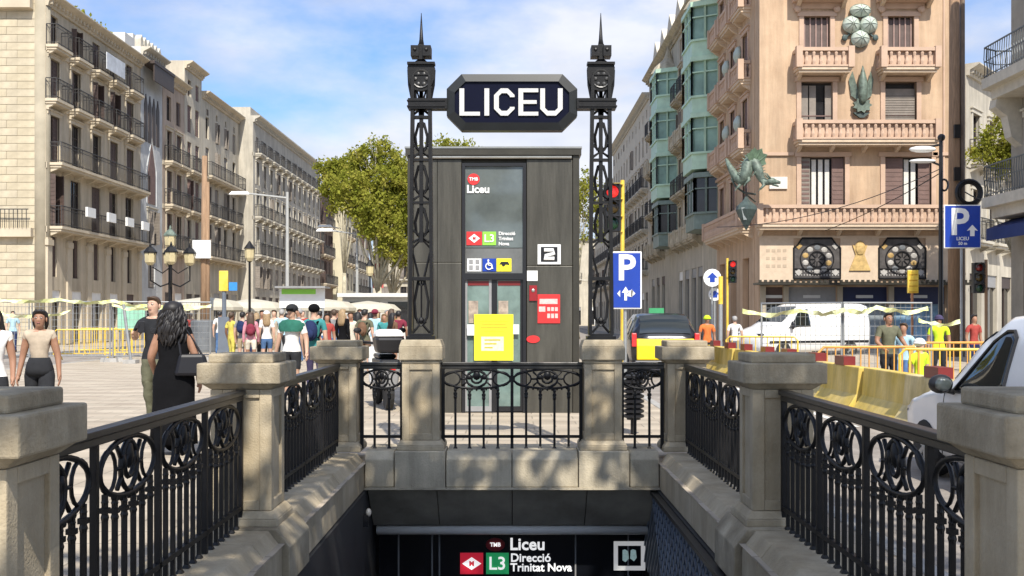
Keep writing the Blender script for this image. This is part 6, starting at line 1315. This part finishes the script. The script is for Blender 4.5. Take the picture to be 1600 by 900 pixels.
# woman in black, seen from behind
Y=11.9; hb=1.68; wb=(PX(272,Y),Y,0); rb=R(172)
pw=person('woman with long black hair in a long black dress seen from behind',wb,hb,rb,'black','black',1,0,'long','none','long','black',dict(stride=.05,arm_l=((.145,.035,.63),(.155,-.055,.52)),arm_r=((-.15,.0,.63),(-.16,-.03,.48))),'f',1.1,2)
b=MB(); g=random.Random(4)
RD=[[(w*hb*math.cos(q*math.pi/10)*(1+.03*math.sin(q*5+z*20)*(z<.5)),(dd*hb*math.sin(q*math.pi/10)+.004*hb)*(1+.04*math.cos(q*4.2)*(z<.45)),z*hb) for q in range(20)] for z,w,dd in ((.80,.098,.055),(.77,.108,.068),(.70,.106,.074),(.62,.098,.068),(.55,.125,.090),(.48,.135,.098),(.35,.14,.10),(.2,.148,.11),(.07,.158,.12))]
b.loft(RD); b.build('dress',CL['black'],pw,smooth=True)
b=MB(); g=random.Random(9)
for k in range(120):
    a=g.uniform(-.25,math.pi+.25); rr=g.uniform(.5,1.0); Lk=g.uniform(.70,.80); ph_=g.uniform(0,6.3); P=[]
    top=(.045*rr*math.cos(a),.02+.035*rr*math.sin(a),.985-.015*rr)
    for i in range(9):
        t=i/8; w=.045*rr+(.078*rr-.045*rr+.012)*min(1,t*2.2); z=top[2]+(Lk-top[2])*t
        P.append(((w*math.cos(a)+.010*math.sin(ph_+t*11))*hb,(.018+.012*t+(.035*rr+.035*min(1,t*2))*math.sin(a)*.95+.010*math.cos(ph_+t*11))*hb,z*hb))
    b.tube(P,[.006*hb,.010*hb,.0115*hb,.012*hb,.012*hb,.0115*hb,.011*hb,.008*hb,.002*hb],5)
b.ell((0,.012*hb,.945*hb),(.066*hb,.073*hb,.052*hb),12,8); b.ell((0,.05*hb,.86*hb),(.07*hb,.035*hb,.08*hb),12,8); b.build('curly_hair',HAIR[0],pw,smooth=True)
bg_=thing('handbag','black leather shoulder bag carried by the woman in black','bag',(wb[0]+.235,wb[1]-.12,.0),R(12)); b=MB(); b.taper(-.19,.20,-.07,.07,.86,-.14,.13,-.04,.04,1.10); b.build('bag',mat('black_leather',(.007,.007,.010),.45,var=.2,spec=.3),bg_,bevel=.035); b=MB(); b.tube([(-.12,0,1.09),(-.14,.02,1.22),(-.08,.06,1.38),(.02,.06,1.22),(.1,0,1.09)],.012,5); b.build('strap',black,bg_)
# man in white and green shirt
ml=(PX(456,19.5),19.5,0); person('man in a white T-shirt with green shoulders and dark shorts left of the corner pillar',ml,1.74,R(-20),'white','charcoal',0,1,'short','short','short','white',dict(arm_l=((.16,.02,.63),(.19,-.02,.49)),arm_r=((-.15,.0,.64),(-.20,.02,.50))),'m',1.15,2,face=True,headwear=('cap','charcoal'))
gt=thing('shoulder_bag','green scarf wrap over the shoulders of the man in the white T-shirt','scarf',ml,R(-20)); b=MB(); h=1.74; b.loft([[(w*h*math.cos(q*math.pi/8),d*h*math.sin(q*math.pi/8),z*h) for q in range(16)] for z,w,d in ((.835,.05,.045),(.825,.11,.055),(.79,.150,.07),(.74,.155,.08),(.71,.13,.082))],cap=False); b.build('wrap',CL['green'],gt,smooth=True)
gl=(PX(491,21),21,0); person('man in a teal shirt with a navy backpack beside the white-shirted man',gl,1.76,R(165),'teal','purple',0,1,'short','short','long','black',{},'m',1.05,1,headwear=('cap','black')); backpack('navy backpack on the man in the teal shirt',gl,1.76,R(165),'navy')
CG='pedestrians crowding the boulevard'
crowd=[(379,33,1.70,R(175),'grey','khaki',0,'short','short','person in grey with a dark backpack and khaki shorts beside the yellow-clad person'),
(392,32,1.66,R(190),'pink','cream','long','long','short','person in a pink top with a red bag behind the parked backpacks'),
(418,31,1.68,R(185),'white','denim','long','short','short','person in a white T-shirt and blue denim shorts seen from behind'),
(361,34,1.62,R(150),'yellow','yellow','short','short','long','person in bright yellow clothes next to the yellow flag sign post'),
(408,35,1.72,R(10),'charcoal','black','short','long','long','person in black behind the denim-shorts person'),
(440,34,1.7,R(200),'lightblue','charcoal','short','short','long','person in a light blue shirt left of the white-shirted man'),
(512,30,1.66,R(15),'red','denim','long','short','long','person in a red top right of the teal-shirted man'),
(520,33,1.72,R(180),'grey','denim','short','short','short','person in a grey top and denim shorts at the crowd centre'),
(534,27,1.72,R(170),'black','black','long','long','long','person all in black above the left corner pillar'),
(546,31,1.70,R(30),'cream','charcoal','short','short','long','person in a cream top right of the person in black'),
(558,30,1.66,R(190),'green','maroon','long','none','short','person in a green top and maroon skirt near the right side of the crowd'),
(566,34,1.75,R(170),'white','khaki','short','short','short','person in white with khaki shorts behind the green-topped person'),
(570,29,1.68,R(160),'olive','brown','short','short','short','person in olive with brown shorts left of the scooter'),
(584,31,1.7,R(180),'lightblue','white','short','short','long','person in a pale blue shirt and red hat behind the scooter'),
(598,34,1.66,R(10),'teal','denim','long','short','long','person in teal behind the scooter case'),
(612,32,1.72,R(175),'yellow','charcoal','long','short','long','person in an amber top above the scooter'),
(622,35,1.7,R(190),'maroon','charcoal','short','short','long','person in maroon beside the lift edge'),
(475,37,1.70,R(5),'red','charcoal','short','short','long','far person in red between the two caps'),
(503,38,1.72,R(180),'white','denim','short','short','long','far person in white behind the red-topped person'),
(552,40,1.7,R(0),'orange','navy','short','short','long','far person in orange deep in the crowd'),
(590,42,1.68,R(180),'pink','charcoal','long','short','long','far person in pink below the kiosk'),
(430,41,1.72,R(0),'navy','khaki','short','short','long','far person in navy below the shelter sign'),
(344,40,1.70,R(180),'white','denim','short','short','long','far person in white beside the flag sign post'),
(300,43,1.70,R(0),'red','navy','short','short','long','far person in red left of the mast barrel'),
(283,41,1.66,R(185),'cream','grey','long','short','long','far person in cream between the left lantern and the mast'),
(386,37,1.74,R(20),'black','navy','short','long','long','far tall person in black between the pink top and the grey backpack wearer'),
(401,38,1.60,R(170),'khaki','cream','long','short','short','far small person in khaki beside the denim shorts'),
(426,36,1.76,R(-30),'beige','khaki','short','short','short','far person in beige turned sideways left of the shelter'),
(449,38,1.64,R(90),'white','black','long','short','long','far person in white walking sideways behind the man with green shoulders'),
(466,35,1.72,R(-90),'grey','denim','short','short','long','far person in grey walking right behind the teal shirt'),
(498,34,1.58,R(60),'cream','pink','long','none','short','far small person in cream beside the navy backpack'),
(526,36,1.78,R(-70),'navy','charcoal','short','long','long','far tall person in navy at the crowd centre'),
(540,36,1.62,R(110),'beige','denim','long','short','short','far person in beige walking sideways behind the person in black'),
(562,38,1.74,R(20),'charcoal','black','short','short','long','far tall dark dressed person behind the green top'),
(578,36,1.60,R(-110),'white','navy','long','none','long','far person in white walking left behind the brown backpack'),
(606,38,1.76,R(60),'grey','charcoal','short','long','long','far tall person in grey behind the scooter'),
(616,30,1.64,R(160),'brown','khaki','long','short','short','person in brown just left of the lift'),
(20,44,1.70,R(0),'lightblue','navy','short','short','long','far person in pale blue behind the left fence')]
for i,(px,Y,h,rz,tp,bt,hs,sl_,lg,lab) in enumerate(crowd):
    Y+=RNG.uniform(-2,4.5); px+=RNG.uniform(-3,3) if i not in (0,1,12) else 0; Y=Y if i not in (0,1,12) else [33,32,29][(0,1,12).index(i)]; rz+=RNG.uniform(-.5,.5) if i not in (0,1,12) else 0; h*=RNG.uniform(.96,1.04)
    person(lab,(PX(px,Y),Y,0),h,rz,tp,bt,[0,1,0,2,1][i%5],[0,1,2,1,0,3][i%6],hs,sl_,lg,['white','black','grey'][i%3],dict(stride=[.0,.06,-.05,.03][i%4],swing=[0,.05,-.04][i%3]),['m','f'][hs=='long'],1.0+.05*(i%3),1,CG,headwear=('hat','maroon') if 'red hat' in lab else (('cap','white') if i in (2,) else None))
backpack('dark grey blue backpack on the person in grey',(PX(379,33),33,0),1.70,R(175),'navy'); backpack('red backpack on the person in pink',(PX(392,32),32,0),1.6,R(190),'maroon'); backpack('brown backpack on the person in olive',(PX(570,29),29,0),1.68,R(160),'brown')
# right: workers
Y=22; person('man in a grey green T-shirt leaning over the orange barrier',(PX(1388,Y),Y,-.12),1.72,R(15),'olive','charcoal',1,0,'short','short','long','black',dict(arm_l=((.17,-.03,.66),(.16,-.14,.58)),arm_r=((-.17,-.02,.65),(-.14,-.13,.57))),'m',1.2,2,face=True)
person('crouching worker in a bright yellow vest beside the grey green man',(PX(1437,21),21,-.60),1.7,R(30),'hivis','navy',0,0,'short','short','long','black',dict(legs_l=((.075,-.17,.44),(.06,-.02,.33)),legs_r=((-.075,-.17,.44),(-.06,-.02,.33))),'m',1.1,1,headwear=('helmet','white'))
person('worker in a bright yellow vest behind the yellow crowd barrier',(PX(1467,27),27,-.12),1.68,R(-20),'hivis','charcoal',1,0,'short','short','long','black',{},'m',1.05,1,headwear=('helmet','purple'))
person('worker in an orange vest right of the taxi',(PX(1105,33),33,-.12),1.68,R(10),'orange','charcoal',1,0,'short','short','long','black',dict(stride=.04),'m',1.1,1,headwear=('helmet','hivis'))
person('person in a white shirt farther right of the taxi',(PX(1148,36),36,-.12),1.66,R(180),'white','grey',0,3,'short','short','long','black',{},'m',1,1)
person('person in red near the foot of the right mast',(PX(1522,30),30,-.12),1.7,R(20),'red','navy',1,0,'short','short','long','black',{},'m',1,1)
person('person in grey blue bending beside the yellow vested worker',(PX(1412,24),24,-.3),1.68,R(-40),'lightblue','denim',1,1,'short','long','long','black',dict(legs_l=((.065,-.12,.34),(.06,.0,.155)),legs_r=((-.065,-.12,.34),(-.06,.0,.155))),'m',1,1)
